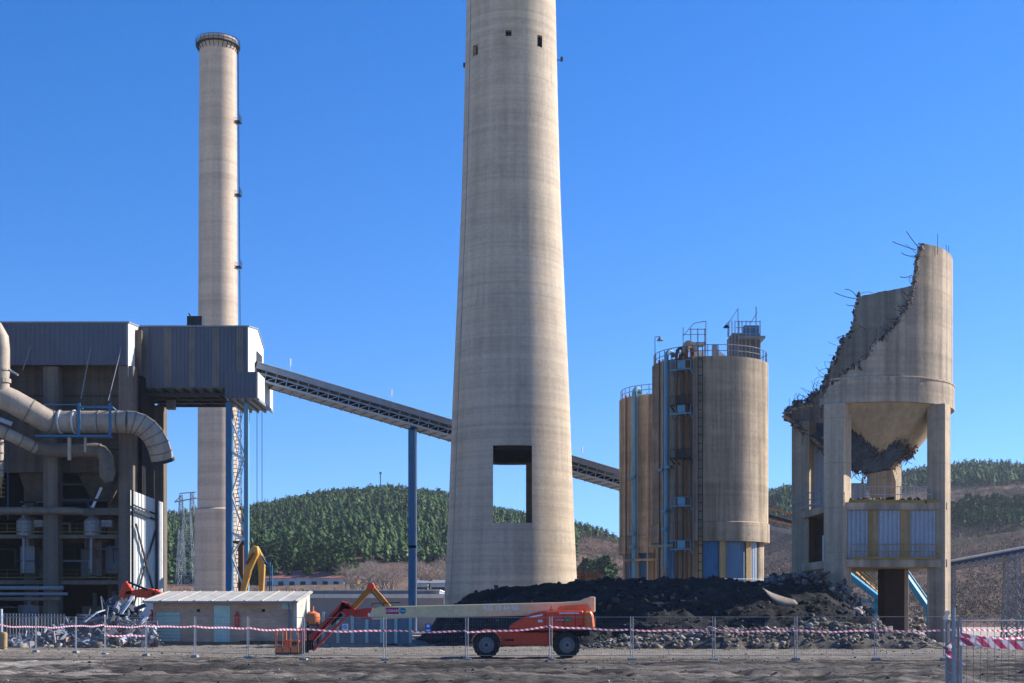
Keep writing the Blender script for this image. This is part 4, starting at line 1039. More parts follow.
# yellow railings
def rl(a0, b0, a1, b1, z, n, mat='yellow', h=1.05, nm='railing', r=.06, tow=.14):
    p = FL+ux*a0+uy*b0; q = FL+ux*a1+uy*b1; m = MB()
    for k in range(n+1): c = p.lerp(q,k/n); m.bar((c.x,c.y,z),(c.x,c.y,z+h), r)
    for e in (.5,1): m.bar((p.x,p.y,z+h*e),(q.x,q.y,z+h*e), r)
    m.bar((p.x,p.y,z+tow/2),(q.x,q.y,z+tow/2), .03, tow); m.build(nm, M[mat], bs)
rl(.75,-.9,W-.4,-.9,z1b,5); rl(.95,-.7,W-.75,-.7,z2b,5,'galv',1.1,'railing',.045,.05)
m = MB(); p = FL+ux*.6+uy*-.72; q = FL+ux*(W-.3)+uy*-.72; m.bar((p.x,p.y,z2b+.06),(q.x,q.y,z2b+.06),.05,.2); m.build('kickboard', M['yellow'], bs)
rl(-.95,.8,-.95,DP-1,z2b+.05,3,'greysteel',1.0)
# back storey above: blue grey panels and a hanging hopper shard
def bkpanel(a0, b0, a1, b1, z0, z1, mat):
    p = FL+ux*a0+uy*b0; q = FL+ux*a1+uy*b1; m = MB(); m.corr((p.x,p.y),(q.x,q.y),z0,z1,.35,.06); m.build('blue_panel', M[mat], bs)
bkpanel(.62,DP-.2,1.85,DP-.2,z2b,15.9,'bluepanel2'); bkpanel(3.0,DP-.1,4.9,DP-.1,z2b,12.3,'bluepanel2'); bkpanel(5.7,DP-.2,6.3,DP-.2,z2b,11.6,'teal')
m = MB(); m.box(PX(905,107),PX(905,107)+.1,107,107.1,z2b,z2b+2.6); m.build('post', M['galv'], bs)
m = MB(); rgp = random.Random(3)
base = [P(868,474,106),P(893,470,106),P(901,470,107),P(897,482,106),P(889,500,106),P(874,500,106)]
v = [p+Vector((rgp.uniform(-.1,.1),0,rgp.uniform(-.1,.1))) for p in base]+[p+Vector((rgp.uniform(-.1,.1),.7+rgp.uniform(-.2,.3),rgp.uniform(-.1,.1))) for p in base]
m.add(v,[tuple(range(6)),tuple(range(11,5,-1))]+[(i,i+6,(i+1)%6+6,(i+1)%6) for i in range(6)]); m.build('hanging_shard', M['fallen'], bs, fix=True)
# crumbs and rebar along the torn edges
pts = []; szs = []; bars = []; rn = random.Random(12)
def rebar(p, d, L, curl, r=.022):
    q = [p]; dd = d.normalized(); ax = Vector((rn.gauss(0,1),rn.gauss(0,1),rn.gauss(0,1))).normalized()
    for k in range(7):
        p = p+dd*(L/7); dd = (Matrix.Rotation(curl/7, 3, ax) @ dd); q.append(p)
    bars.append((L, q, r))
for i in range(NA):
    if jagm[i] < .5 : continue
    if 238 < ang[i] < 317: continue
    g = R(ang[i]); rep = 14 if (top_z[(i+1)%NA]-top_z[i-1])**2 > .3 else (7 if (top_z[(i+1)%NA]-top_z[i-1])**2 > .02 else 4)
    z = top_z[i]; lo = min(top_z[(i+1)%NA], top_z[i-1]); hi = max(top_z[(i+1)%NA], top_z[i-1], z)
    for _ in range(rep):
        rr = BR-.19+rn.uniform(-.26,.26); zz_ = rn.uniform(lo, hi)+rn.uniform(-.25,.2)
        pts.append((BC[0]+math.sin(g)*rr, BC[1]-math.cos(g)*rr, zz_)); szs.append(.06+.30*rn.random()**2.0)
    if rn.random() < .7:
        p = Vector((BC[0]+math.sin(g)*(BR-.2), BC[1]-math.cos(g)*(BR-.2), z-.1))
        tang = Vector((math.cos(g), math.sin(g), 0))*(1 if ang[i] > 180 else -1)
        rebar(p, tang*rn.uniform(.2,1)+Vector((rn.gauss(0,.3),rn.gauss(0,.3),rn.uniform(-.2,1))), rn.uniform(.3,1.3), rn.uniform(0,2.6), .018)
for i in range(0, NA):
    if cz[i] > 17: continue
    g = R(ang[i]); w = crad(cz[i])
    for _ in range(3):
        rr = w+rn.uniform(-.35,.1); pts.append((BC[0]+math.sin(g)*rr, BC[1]-math.cos(g)*rr, cz[i]+rn.uniform(-.15,.25))); szs.append(rn.uniform(.05,.2))
    if rn.random() < .5:
        p = Vector((BC[0]+math.sin(g)*w, BC[1]-math.cos(g)*w, cz[i])); rebar(p, Vector((-math.sin(g),math.cos(g),-.8))+Vector((rn.gauss(0,.5),rn.gauss(0,.5),rn.gauss(0,.5))), rn.uniform(.3,1.4), rn.uniform(.3,2.5))
for px_, py_, dx, dz, L, cu in ((918,247,-1,1.2,1.4,.5),(916,250,-1.2,.35,1.8,.3),(914,256,-1,-.1,1.0,.8),(912,275,-1,-.6,.9,1),(858,299,-1,.1,1.9,-.5),(858,300,-.4,1,1.7,1.6),(855,305,-1,-.3,.8,1),(845,335,-1,-.2,.7,.8),(798,406,-.3,1,1.3,2.5),(801,404,.4,1,.8,2),(795,408,-.6,1,.6,2)):
    rebar(P(px_,py_,109 if px_ < 900 else 99.5), Vector((dx,0,dz)), L, cu, .03)
for px_, h in ((937.5,1.1),(946,.7),(948.5,.6)): p = P(px_, 254 if px_>940 else 249, 102 if px_ > 940 else 100.3); bars.append((h+1, [p-Vector((0,0,.4)), p+Vector((.02,0,h))], .02))
bars.sort(key=lambda t_: -t_[0]); rest = MB()
for i_, (L_, q_, r_) in enumerate(bars):
    if i_ < 100: MB().tube(q_, r_, 3, caps=False).build('rebar', M['rebar'], bs)
    else: rest.tube(q_, r_, 3, caps=False)
rest.build('rebar_tangle', M['rebar'], bs)['kind'] = 'stuff'
M['crumb'] = island('crumbled_concrete', [(0,(.07,.055,.055)),(.5,(.16,.13,.12)),(.85,(.27,.23,.20)),(1,(.42,.36,.30))])
v, f = rocks(pts, szs, .9, 3)
me = quick('torn_edge', v, f, M['crumb'], bs, tuple(world_loc(bs))); me.location = (0,0,0)
# debris lying on the upper floor
pts = []; szs = []
for _ in range(160):
    c = FL+ux*rn.uniform(.8,W-1)+uy*rn.uniform(-.7,DP-1); pts.append((c.x,c.y,z2b+rn.uniform(0,.35))); szs.append(rn.uniform(.15,.7))
v, f = rocks(pts, szs, .7, 9); o = quick('floor_debris', v, f, M['stone'], bs, tuple(world_loc(bs))); o.location = (0,0,0); o['kind'] = 'stuff'
m = MB(); c = FL+ux*-.1+uy*3.0; m.box(c.x-.1, c.x+1.0, c.y, c.y+.3, z1b, z1b+1.9); m.build('white_cabinet', M['white'], bs)
# centre pier under the tower with dark cladding
sq(FL,PX(893.5,104)-FL.x,3.6,1.5,1.6,-.2,z1a,'umber','pier',.02); sq(FL,PX(893.5,104)-FL.x+1.0,4.0,.45,1.4,-.2,z1a,'column','pier',.02)

# ============================================================ coal heap, rubble, scrap
def heap(name, x0, x1, y0, y1, step, zf, mat):
    xs_ = np.arange(x0, x1, step); ys_ = np.arange(y0, y1, step)
    o = grid(name, xs_, ys_, zf, mat, loc=((x0+x1)/2,(y0+y1)/2,0)); return o
def coal_mat():
    t = NT('coal_spoil')
    c = t.ramp(t.noise((.5,.5,.9), 6, .7), [(.3,(.013,.013,.014)),(.55,(.028,.027,.027)),(.75,(.06,.054,.05))])
    c = t.mix(t.ramp(t.noise((.16,.16,.3), 4, .6, loc=(3,2,1)), [(.52,0),(.7,.6)]), c, (.075,.062,.052))
    t.bump(t.noise((3,3,3), 6, .8), .9, .15)
    return t.done(c, .9)
M['coal'] = coal_mat()
_cx = np.array([PX(p,100) for p in (425,445,470,520,560,600,650,700,760,800,822,838,850)])
_cz = np.array([-.4,2.1,3.1,3.6,4.0,4.25,4.35,4.25,4.3,4.5,4.3,2.0,-.6])
def zcoal(X, Y):
    r = np.interp(X-(100-Y)*.12, _cx, _cz)+fbm(X*.35, Y*.35, 4, 81)*.5
    t = np.where(Y < 100, (Y-87.5)/(12.5), 1-(Y-103)/16)
    t = np.clip(t+fbm(X*.3, Y*.3, 3, 83)*.22, -.2, 1.05)
    return np.where(t > 0, r*(t**.85), r*0)*1.0+fbm(X*1.3, Y*1.3, 5, 85, .55)*.34*sst((t+.05)*5)-.25*(1-sst(t*6+.5))
o = heap('coal_heap', -9, 27, 84, 120, .18, zcoal, M['coal']); tag(o, 'long black coal spoil heap in front of the great chimney and silos', 'coal heap')
# clods on the heap
n = 7000; xx = RNG.uniform(-5.5,25,n); yy = RNG.uniform(87,102,n); zz_ = zcoal(xx,yy); kk = zz_ > .2
v, f = rocks(np.stack([xx,yy,zz_],1)[kk], (.05+.5*RNG.random(n)**7)[kk], .75, 14)
M['clod'] = island('coal_clods', [(0,(.014,.014,.015)),(.75,(.04,.038,.036)),(.96,(.08,.07,.06)),(1,(.22,.19,.16))])
tag(quick('coal_clods', v, f, M['clod']), 'black lumps strewn over the coal spoil heap', 'coal', kind='stuff')
# pale rubble bank in front
def zrub(X, Y):
    prof = np.interp(X, [PX(p,84) for p in (585,610,640,700,760,820,880,905,940)], [0,.2,.6,.95,1.05,1.45,1.15,.75,0])
    t = np.clip(1-((Y-84.5)/4.2)**2+fbm(X*.5,Y*.5,3,91)*.4, 0, 1)
    return prof*t+fbm(X*1.5,Y*1.5,3,95)*.3*t-.12*(1-sst(t*5))
def rub_mat():
    t = NT('rubble_soil')
    c = t.ramp(t.noise((1.1,1.1,1.6), 6, .75), [(.3,(.04,.034,.028)),(.5,(.11,.092,.072)),(.7,(.22,.185,.145))])
    t.bump(t.noise((5,5,5), 6, .8), .8, .1); return t.done(c, .95)
M['rubble'] = rub_mat()
o = heap('rubble_bank', 3, 28, 79, 90, .15, zrub, M['rubble']); tag(o, 'low bank of rubble soil before the coal heap and broken silo', 'rubble', kind='stuff')
n = 12000; xx = RNG.uniform(4.5,26.5,n); yy = 84.5+RNG.normal(0,1.9,n); zz_ = zrub(xx,yy); kk = (zz_ > .02)
M['rubst'] = island('rubble_stone', [(0,(.07,.058,.046)),(.4,(.16,.13,.10)),(.8,(.26,.215,.17)),(1,(.42,.36,.30))])
v, f = rocks(np.stack([xx,yy,zz_+.03],1)[kk], (.05+.55*RNG.random(n)**6)[kk], .6, 15)
tag(quick('rubble_stones', v, f, M['rubst']), 'pale broken concrete rubble along the fence on the right', 'rubble', kind='stuff')
n = 2600; xx = RNG.uniform(17.5,27,n); yy = RNG.uniform(96,108,n); 
pk = np.interp(xx, [18,20,22.5,24,26,27],[4.2,5.0,5.0,4.2,1.5,0])*np.clip((yy-94)/5,0,1)*RNG.random(n)**.15
v, f = rocks(np.stack([xx,yy,pk],1), .1+.8*RNG.random(n)**5, .7, 16)
tag(quick('collapse_debris', v, f, M['crumb']), 'grey collapse debris heaped against the left legs of the broken silo', 'rubble', kind='stuff')
# bent pale sheet on the heap
m = MB(); a = []
for k in range(11):
    t = k/10; px_ = 765+33*t; py_ = 590+16*(1-(1-t)**2.3)-3*t; a.append((px_, py_))
v = []
for k, (px_, py_) in enumerate(a):
    t = k/10; wdt = .42*math.sin(math.pi*(.12+.8*(1-t)))+.05; p = P(px_, py_-1, 91.6); v += [p+Vector((0,0,-wdt*.6)), p+Vector((0,.9,wdt*.75))]
m.add(v, [(2*i,2*i+2,2*i+3,2*i+1) for i in range(10)]); o = m.build('bent_sheet', M['ductdim'], smooth=True)
sl = o.modifiers.new('s','SOLIDIFY'); sl.thickness = .05
tag(o, 'curled grey metal sheet lying on the black coal heap', 'metal sheet')
# boulders that stand out
for px_, py_, d_, s_ in ((833,633,88,1.0),(617,600,93,.7),(686,588,97,.5)):
    v, f = rocks([tuple(P(px_,py_,d_))], [s_*1.2], .8, int(px_)); c = P(px_,py_,d_)
    o = quick('boulder', v, f, M['rubst'] if px_ == 833 else M['stone'], None, tuple(c))
    tag(o, {833:'big pale rounded boulder at the foot of the broken silo',617:'brown block half way up the coal heap below the gap right of the chimney',686:'small grey block near the coal heap crest below the near silo'}[px_], 'boulder')

# ============================================================ brick hut
HD2 = 92.; 
ht = empty('brick_hut', (PX(225,HD2), 95, 0), 'low brick hut with pale green door and shutter under a white sheet roof', 'hut')
hx0, hx1 = PX(153,HD2), PX(297,HD2); hz1 = PZ(601.5,HD2)
mh = MB(); mh.box(hx0, hx1-.25, HD2, HD2+5.8, 0, hz1-.02); mh.build('wall', M['brick'], ht)
M['endlit'] = concrete('sunlit_end_wall', (.62,.56,.45), .85, 0, .15)  # paler than the brick, sunlight on the end wall put into its colour
m = MB(); n_ = [(HD2-.02,0),(HD2+5.85,0),(HD2+5.85,hz1+.62),(HD2-.02,hz1)]
v = [(hx1,y,z) for y,z in n_]+[(hx1-.24,y,z) for y,z in n_]; m.add(v,[(0,1,2,3),(7,6,5,4),(0,4,5,1),(1,5,6,2),(2,6,7,3),(3,7,4,0)]); m.build('end_wall', M['endlit'], ht)
m = MB(); xs_ = np.linspace(hx0-.55, hx1+.15, 200); v = []
for i, x in enumerate(xs_):
    t_ = (x-xs_[0])/1.1 % 1; dz = .05 if t_ < .12 else (.02 if int(i) % 4 < 2 else 0)
    v += [(x,HD2-.55,hz1+.02+dz),(x,HD2+6.3,hz1+.78+dz)]
v2 = [(a,b,c-.09) for a,b,c in v]; k = len(v)
m.add(v+v2, [(2*i,2*i+2,2*i+3,2*i+1) for i in range(199)]+[(2*i+k,2*i+1+k,2*i+3+k,2*i+2+k) for i in range(199)]+[(2*i,2*i+k,2*i+2+k,2*i+2) for i in range(199)]+[(0,1,1+k,k),(k-2,2*k-2,2*k-1,k-1)]); m.build('roof', M['roofsheet'], ht)
m = MB(); m.box(hx0-.55, hx1+.15, HD2-.66, HD2-.56, hz1-.1, hz1-.02); m.build('gutter', M['greysteel'], ht)
m = MB(); m.tube([(hx1-.5,HD2-.08,.1),(hx1-.5,HD2-.08,hz1-.35),(hx1-.5,HD2-.6,hz1-.1)], .045, 6); m.build('downpipe', M['greysteel'], ht)
for px_ in (197,262): MB().box(PX(px_,HD2),PX(px_+3,HD2),HD2-.05,HD2-.004,PZ(612,HD2),PZ(609,HD2)).build('wall_vent', M['dark'], ht)
M['hutgreen'] = paint('pale_green_paint', (.46,.62,.53), .25, .6)
m = MB(); m.box(PX(214,HD2), PX(230.5,HD2), HD2-.06, HD2-.005, .2, PZ(605.5,HD2)); dr = m.build('door', M['hutgreen'], ht)
m = MB(); m.box(PX(227.5,HD2), PX(229,HD2), HD2-.12, HD2-.06, 1.1, 1.22); m.build('handle', M['dark'], dr)
m = MB(); x0_, x1_ = PX(157,HD2), PX(180,HD2)
za_, zb_ = .25, PZ(612.5,HD2); nsl = 9
m.box(x0_, x1_, HD2-.03, HD2-.005, za_, zb_)
for k in range(nsl):
    z = za_+(zb_-za_)*k/nsl; m.add([(x0_,HD2-.12,z+.02),(x1_,HD2-.12,z+.02),(x1_,HD2-.03,z+.2),(x0_,HD2-.03,z+.2),(x0_,HD2-.03,z+.02),(x1_,HD2-.03,z+.02)],[(0,1,2,3),(0,4,5,1)])
m.build('louvred_shutter', M['hutgreen'], ht)
m = MB(); m.box(PX(282,HD2), PX(292,HD2), HD2-.04, HD2-.005, PZ(609,HD2), PZ(603,HD2)); m.build('vent', M['hutgreen'], ht)
m = MB(); m.box(hx0-.02, hx1+.02, HD2-.05, HD2-.01, 0, .22); m.build('plinth', M['wallc'], ht)
m = MB(); m.box(PX(240,91.4), PX(297,91.4), 91.2, 91.7, 0, .28); o = m.build('kerb_beam', M['tyre'], bevel=.02); tag(o, 'dark beam lying along the foot of the brick hut', 'beam')
# a red extinguisher like unit on the wall
m = MB(); x = PX(237.5,HD2); m.lathe((x,HD2-.12), [(.05,1.15),(.16,1.2),(.16,1.95),(.07,2.05),(.07,2.2)], 12); o = m.build('fire_extinguisher', M['red'], smooth=True); tag(o, 'small dark red cylinder hanging on the hut wall right of the green door', 'extinguisher')

# ============================================================ low warehouse, yard wall
wd = 175.
wh = empty('warehouse', (PX(375,wd), wd+8, 0), 'long low grey warehouse with a white roof edge behind the blue conveyor leg', 'warehouse')
x0_, x1_ = PX(300,wd), PX(444,wd)
m = MB(); m.box(x0_, x1_, wd, wd+16, 0, PZ(598,wd)); 
M['paneled'] = paint('grey_wall_panel', (.23,.24,.27), .2, .6)
m.build('wall', M['paneled'], wh)
m = MB(); m.box(x0_-.3, x1_+.3, wd-.35, wd+16, PZ(598,wd)+.003, PZ(594,wd)); m.build('fascia', M['white'], wh)
m = MB(); m.box(x0_+.6, x1_-.6, wd+.3, wd+15.6, PZ(594,wd)+.004, PZ(590.5,wd)); m.build('roof_edge', M['greysteel'], wh)
m = MB(); m.box(x0_+.5, x1_-.5, wd+.2, wd+15.7, PZ(590.5,wd)+.004, PZ(590,wd)+.06); m.build('roof', M['cladlight'], wh)
yw = empty('yard_wall', (PX(345,97), 97, 0), 'grey green precast yard wall with posts behind the red lift arm', 'wall')
m = MB(); zt_ = PZ(613,97); m.box(PX(309,97), PX(412,97), 97.03, 97.13, 0, zt_)
for k in range(4): m.box(PX(309,97), PX(412,97), 97.0, 97.03, k*zt_/4+.02, (k+1)*zt_/4-.02)
m.build('panel', M['paneled'], yw)
m = MB()
for k in range(8):
    x = PX(309+k*14.5,97); m.box(x-.1, x+.1, 96.85, 97.0, 0, zt_+.1)
    o = None
    MB().box(x-.1, x+.1, 96.85, 96.998, 0, zt_+.1).build('post', M['hutgreen'], yw)
# orange unit beside the hut corner
og = empty('orange_hopper', (PX(313,90), 90, 0), 'small rounded orange drum on dark legs beside the lit end of the hut', 'drum')
x = PX(313,90); m = MB(); m.lathe((x,90), [(.1,PZ(626,90)),(.42,PZ(624,90)),(.47,PZ(618,90)),(.42,PZ(613.5,90)),(.2,PZ(612,90)),(.06,PZ(611,90)),(.05,PZ(606,90))], 14); m.build('drum', M['orangelt'], og, smooth=True)
for dx in (-.3,.3):
    for dy in (-.3,.3): MB().bar((x+dx*1.1,90+dy,0),(x+dx,90+dy,PZ(622,90)),.09).build('leg', M['dark'], og)
MB().box(x-.38,x+.38,89.6,90.4,.7,1.1).build('motor_box', M['dark'], og)

# ============================================================ boom lift
LD = 62.8
def q(px, py, y=0): return P(px, py, LD+y)
bl_ = empty('boom_lift', (PX(527,LD), LD+1.2, 0), 'orange four wheeled boom lift with long cream boom folded down toward the left', 'boom lift')
def lx(px): return PX(px, LD)
def lz(py): return PZ(py, LD)
def wheel(xc, y0, r=.61, w=.46):
    m = MB(); n = 36; zc_ = r-.01; side = []
    prof = [(.34,0),(.52,0),(.58,.05),(.585,w-.05),(.52,w),(.34,w)]
    v = []; 
    for (pr, py_) in prof:
        for k in range(n):
            rr = pr+(.03 if (pr > .55 and k % 2) else 0); g = 2*math.pi*k/n; v.append((xc+math.cos(g)*rr, y0+py_, zc_+math.sin(g)*rr))
    f = []
    for i in range(len(prof)-1):
        for k in range(n): f.append((i*n+k, i*n+(k+1)%n, (i+1)*n+(k+1)%n, (i+1)*n+k))
    f += [tuple(range(n)), tuple(range(len(prof)*n-1, (len(prof)-1)*n-1, -1))]
    m.add(v, f); wt = empty('wheel', (0,0,0)); wt.parent = bl_; wt.location = Vector((xc,y0,zc_))-Vector(bl_.location)
    m.build('tyre', M['tyre'], wt, fix=True)
    def disc(r_, ya, yb, nm, mt):
        mm = MB(); mm.tube([(xc,ya,zc_),(xc,yb,zc_)], r_, 24); mm.build(nm, M[mt], wt)
    disc(.35, y0-.015, y0+.2, 'rim', 'rim'); disc(.16, y0-.07, y0-.016, 'hub', 'greysteel'); disc(.07, y0-.11, y0-.071, 'hub_cap', 'dark')
for px_ in (486.5, 567):
    wheel(lx(px_), LD-.2); wheel(lx(px_), LD+2.1)
m = MB(); m.prism([(lx(498),lz(645.5)),(lx(551),lz(645.5)),(lx(556),lz(641)),(lx(559.5),lz(634)),(lx(558),lz(632)),(lx(490),lz(631.5)),(lx(483),lz(632.5)),(lx(480),lz(634.5)),(lx(487),lz(635.6)),(lx(493),lz(638)),(lx(497),lz(642))], LD+.32, LD+2.05); m.build('chassis', M['orange'], bl_, bevel=.04)
for px_ in (486.5,567):
    m = MB(); v = []; n = 12; xc = lx(px_)
    for k in range(n+1):
        g = R(15+150*k/n)
        for r_ in (.66,.71): 
            for yy_ in (LD-.22, LD+.32): v.append((xc+math.cos(g)*r_, yy_, .6+math.sin(g)*r_))
    f = []
    for k in range(n): a_ = 4*k; b_ = a_+4; f += [(a_,a_+1,b_+1,b_),(a_+2,b_+2,b_+3,a_+3),(a_,b_,b_+2,a_+2),(a_+1,a_+3,b_+3,b_+1)]
    f += [(0,2,3,1),(4*n,4*n+1,4*n+3,4*n+2)]
    m.add(v, f); m.build('mudguard', M['orangelt' if px_ < 500 else 'black'], bl_)
m = MB(); m.box(lx(560), lx(572), LD+.35, LD+2, lz(643), lz(632)); m.box(lx(486),lx(500),LD+.34,LD+2.04,lz(642),lz(634)); m.build('axle', M['dark'], bl_)
m = MB(); m.box(lx(520), lx(562), LD+.1, LD+2.3, lz(632.2), lz(629.6)); m.box(lx(568),lx(590),LD+.3,LD+2,lz(636),lz(630)); m.build('slew_ring', M['black'], bl_)
hood = [(508,627.5),(512,629.6),(530,630.2),(594,629.6),(595,627),(594.3,620),(593,613),(591,611),(586,610.4),(566,610.2),(546,610.6),(538,611.8),(530,614.2),(521,618.6),(514,622.8)]
m = MB(); m.prism([(lx(a),lz(b)) for a,b in hood if a <= 584] if False else [(lx(a),lz(b)) for a,b in ((508,627.5),(512,629.6),(530,630.2),(583.6,629.8),(583.6,610.3),(566,610.2),(546,610.6),(538,611.8),(530,614.2),(521,618.6),(514,622.8))], LD-.1, LD+.72); m.build('engine_hood', M['orange'], bl_, bevel=.07)
m = MB(); m.prism([(lx(a),lz(b)) for a,b in ((583.8,629.8),(594.6,629.4),(595,626),(594,617),(592.5,612),(590,610.6),(583.8,610.3))], LD-.1, LD+2.5); m.build('counterweight', M['orangelt'], bl_, bevel=.1)
m = MB(); m.prism([(lx(a),lz(b)) for a,b in ((512,629.6),(583.6,629.8),(583.6,612),(548,612.5),(530,617),(514,624))], LD+1.75, LD+2.5); m.build('tank_hood', M['orange'], bl_, bevel=.07)
m = MB(); m.prism([(lx(a),lz(b)) for a,b in ((545,630),(590,630),(592,610),(588,604),(560,606))], LD+.9, LD+1.6); m.build('turret', M['orangelt'], bl_)
# boom, its mid plane 1.25 m behind the near hood
BY = 1.25
def bq(a, b): return (PX(a, LD+BY), PZ(b, LD+BY))
m = MB(); m.prism([bq(a,b) for a,b in ((372,609.5),(380,606.6),(560,602.2),(579,601),(586,598),(591,596.5),(595,597),(595,612),(560,615),(500,616.3),(440,617.3),(400,618.2),(374,619.8),(370.5,617))], LD+BY-.27, LD+BY+.27); m.build('boom', M['cream'], bl_, bevel=.03)
m = MB(); m.prism([bq(a,b) for a,b in ((362,608.5),(372.5,607.8),(372.5,619.5),(362,619))], LD+BY-.24, LD+BY+.24); m.build('boom_section', M['red'], bl_)
m = MB(); m.prism([bq(a,b) for a,b in ((350,609.5),(362,609),(362,617.5),(355,617),(350,615))], LD+BY-.2, LD+BY+.2); m.build('boom_section', M['red'], bl_)
m = MB(); m.box(*sorted((bq(368.5,0)[0], bq(371,0)[0])), LD+BY-.26, LD+BY-.24, bq(0,616.5)[1], bq(0,613)[1]); m.build('sticker', M['letterw'], bl_)
m = MB(); m.bar((bq(350,612)[0],LD+BY,bq(350,612)[1]),(bq(341,608)[0],LD+BY,bq(341,606)[1]), .3, .4); m.tube([(bq(353,611)[0],LD+BY-.35,bq(353,611)[1]),(bq(353,611)[0],LD+BY+.35,bq(353,611)[1])], .14, 10); m.build('knuckle', M['red'], bl_)
# folded jib going down to the platform
def jb(a, b, w, h, mt, nm, y=0):
    pa = bq(*a); pb = bq(*b); m = MB(); m.bar((pa[0],LD+BY+y,pa[1]),(pb[0],LD+BY+y,pb[1]), w, h); return m.build(nm, M[mt], bl_, bevel=.02)
jb((344.5,604.5),(311,639.5),.3,.3,'red','jib'); jb((350,613),(313,650.5),.16,.11,'red','jib_link')
jb((342,614),(331,624),.12,.16,'black','cylinder',-.05); jb((341,604),(350,607),.3,.3,'red','jib_head')
jb((309,640),(309.5,650),.4,.35,'black','platform_rotator'); jb((303,645),(310,648),.3,.5,'dark','platform_mount')
# upright amber link above the boom end
jb((351,610),(371.5,587),.2,.24,'ylor','folding_link'); jb((370.5,586.5),(389,608),.2,.28,'ylor','folding_link')
m = MB(); p_ = bq(371,586.8); m.tube([(p_[0],LD+BY-.2,p_[1]),(p_[0],LD+BY+.2,p_[1])], .17, 10); m.build('pin', M['orange'], bl_)
jb((372,590),(386,607),.05,.05,'dark','hydraulic_rod',-.16)
# platform basket
pb_ = empty('basket', (0,0,0)); pb_.parent = bl_; pb_.location = Vector((lx(290),LD,lz(655)))-Vector(bl_.location)
x0_, x1_ = lx(277), lx(300); zb_, zt_ = lz(654.5), lz(629.5)
m = MB(); m.box(x0_, x1_, LD-.4, LD+2.1, zb_, zb_+.14); m.build('floor', M['dark'], pb_)
for yy_ in (LD-.42, LD+2.06): MB().box(x0_, x1_, yy_, yy_+.05, zb_+.1, zb_+.33).build('kickboard', M['orangelt'], pb_)
for yy_ in (LD-.4, LD+2.08):
    for xx_ in ((x0_+.03, lx(284), lx(292), x1_-.03) if yy_ < LD else (x0_+.05, x1_-.05)): MB().bar((xx_,yy_,zb_+.1),(xx_,yy_,zt_),.04 if xx_ > x0_+.1 else .09).build('upright', M['orangelt'], pb_)
m = MB(); m.tube([(x0_,LD-.4,zt_),(x1_,LD-.4,zt_),(x1_,LD+2.08,zt_),(x0_,LD+2.08,zt_),(x0_,LD-.4,zt_)], .03, 6); m.build('handrail', M['orangelt'], pb_)
m = MB(); m.tube([(lx(284),LD-.4,lz(641)),(x1_,LD-.4,lz(641)),(x1_,LD+2.08,lz(641)),(x0_,LD+2.08,lz(641))], .025, 6); m.build('midrail', M['orangelt'], pb_)
m = MB(); m.box(lx(286.5), lx(291), LD-.46, LD-.42, lz(647), lz(640)); m.build('plate', M['orange'], pb_)
m = MB(); m.box(lx(296), lx(300.5), LD+.3, LD+1.2, lz(633), lz(628)); m.box(lx(299), lx(301.5), LD+.5, LD+.9, lz(646), lz(633)); m.build('control_box', M['red'], pb_)
# stickers and writing
yb_ = LD+BY-.275
m = MB(); a_ = bq(386.3,607.9); b_ = bq(399.3,613.9); m.box(a_[0], b_[0], yb_-.012, yb_-.004, b_[1], a_[1]); m.build('sticker', M['magenta'], bl_)
m = MB(); c_ = bq(403.2,610.8); m.tube([(c_[0],yb_-.012,c_[1]),(c_[0],yb_-.004,c_[1])], .145, 20); m.build('sticker', M['tealst'], bl_)
text_part('lettering', 'LOXAM', .17, (bq(392.8,0)[0], yb_-.018, bq(0,610.9)[1]), M['letterw'], bl_, bold=True)
text_part('lettering', 'Hune', .11, (c_[0], yb_-.018, c_[1]), M['letterw'], bl_)
text_part('lettering', '902 10 44 50', .30, (bq(500.5,0)[0], yb_-.010, bq(0,608.3)[1]), M['letter'], bl_)
yh = LD-.11
m = MB(); m.tube([(lx(567.8),yh-.008,lz(619.8)),(lx(567.8),yh,lz(619.8))], .125, 20); m.build('sticker', M['green'], bl_)
m = MB(); m.box(lx(554.5), lx(564.6), yh-.006, yh, lz(621.4), lz(618.6)); m.build('sticker', M['magenta'], bl_)
text_part('lettering', 'LOXAM', .12, (lx(559.5), yh-.012, lz(620)), M['letterw'], bl_); text_part('lettering', 'Hune', .085, (lx(567.8), yh-.014, lz(619.8)), M['letterw'], bl_)
m = MB(); m.box(lx(538), lx(542.3), yh-.006, yh, lz(622.3), lz(619.8)); m.build('sticker', M['letterw'], bl_)
m = MB(); m.bar((lx(529.5),yh-.006,lz(617.3)),(lx(542.5),yh-.006,lz(614.8)),.008,.06); m.build('sticker', M['letter'], bl_)
m = MB(); m.box(lx(559), lx(579), yh-.006, yh, lz(613.6), lz(612.6)); m.build('sticker', M['letter'], bl_)
m = MB(); m.bar((lx(550),LD+.1,lz(610.4)),(lx(551.5),LD+.1,lz(606)),.05); m.box(lx(549.5),lx(553),LD,LD+.2,lz(610.5),lz(609.2)); m.build('warning_beacon', M['orangelt'], bl_)
m = MB(); m.box(lx(505), lx(514), LD+.3, LD+.318, lz(641), lz(639.3)); m.build('step', M['black'], bl_)

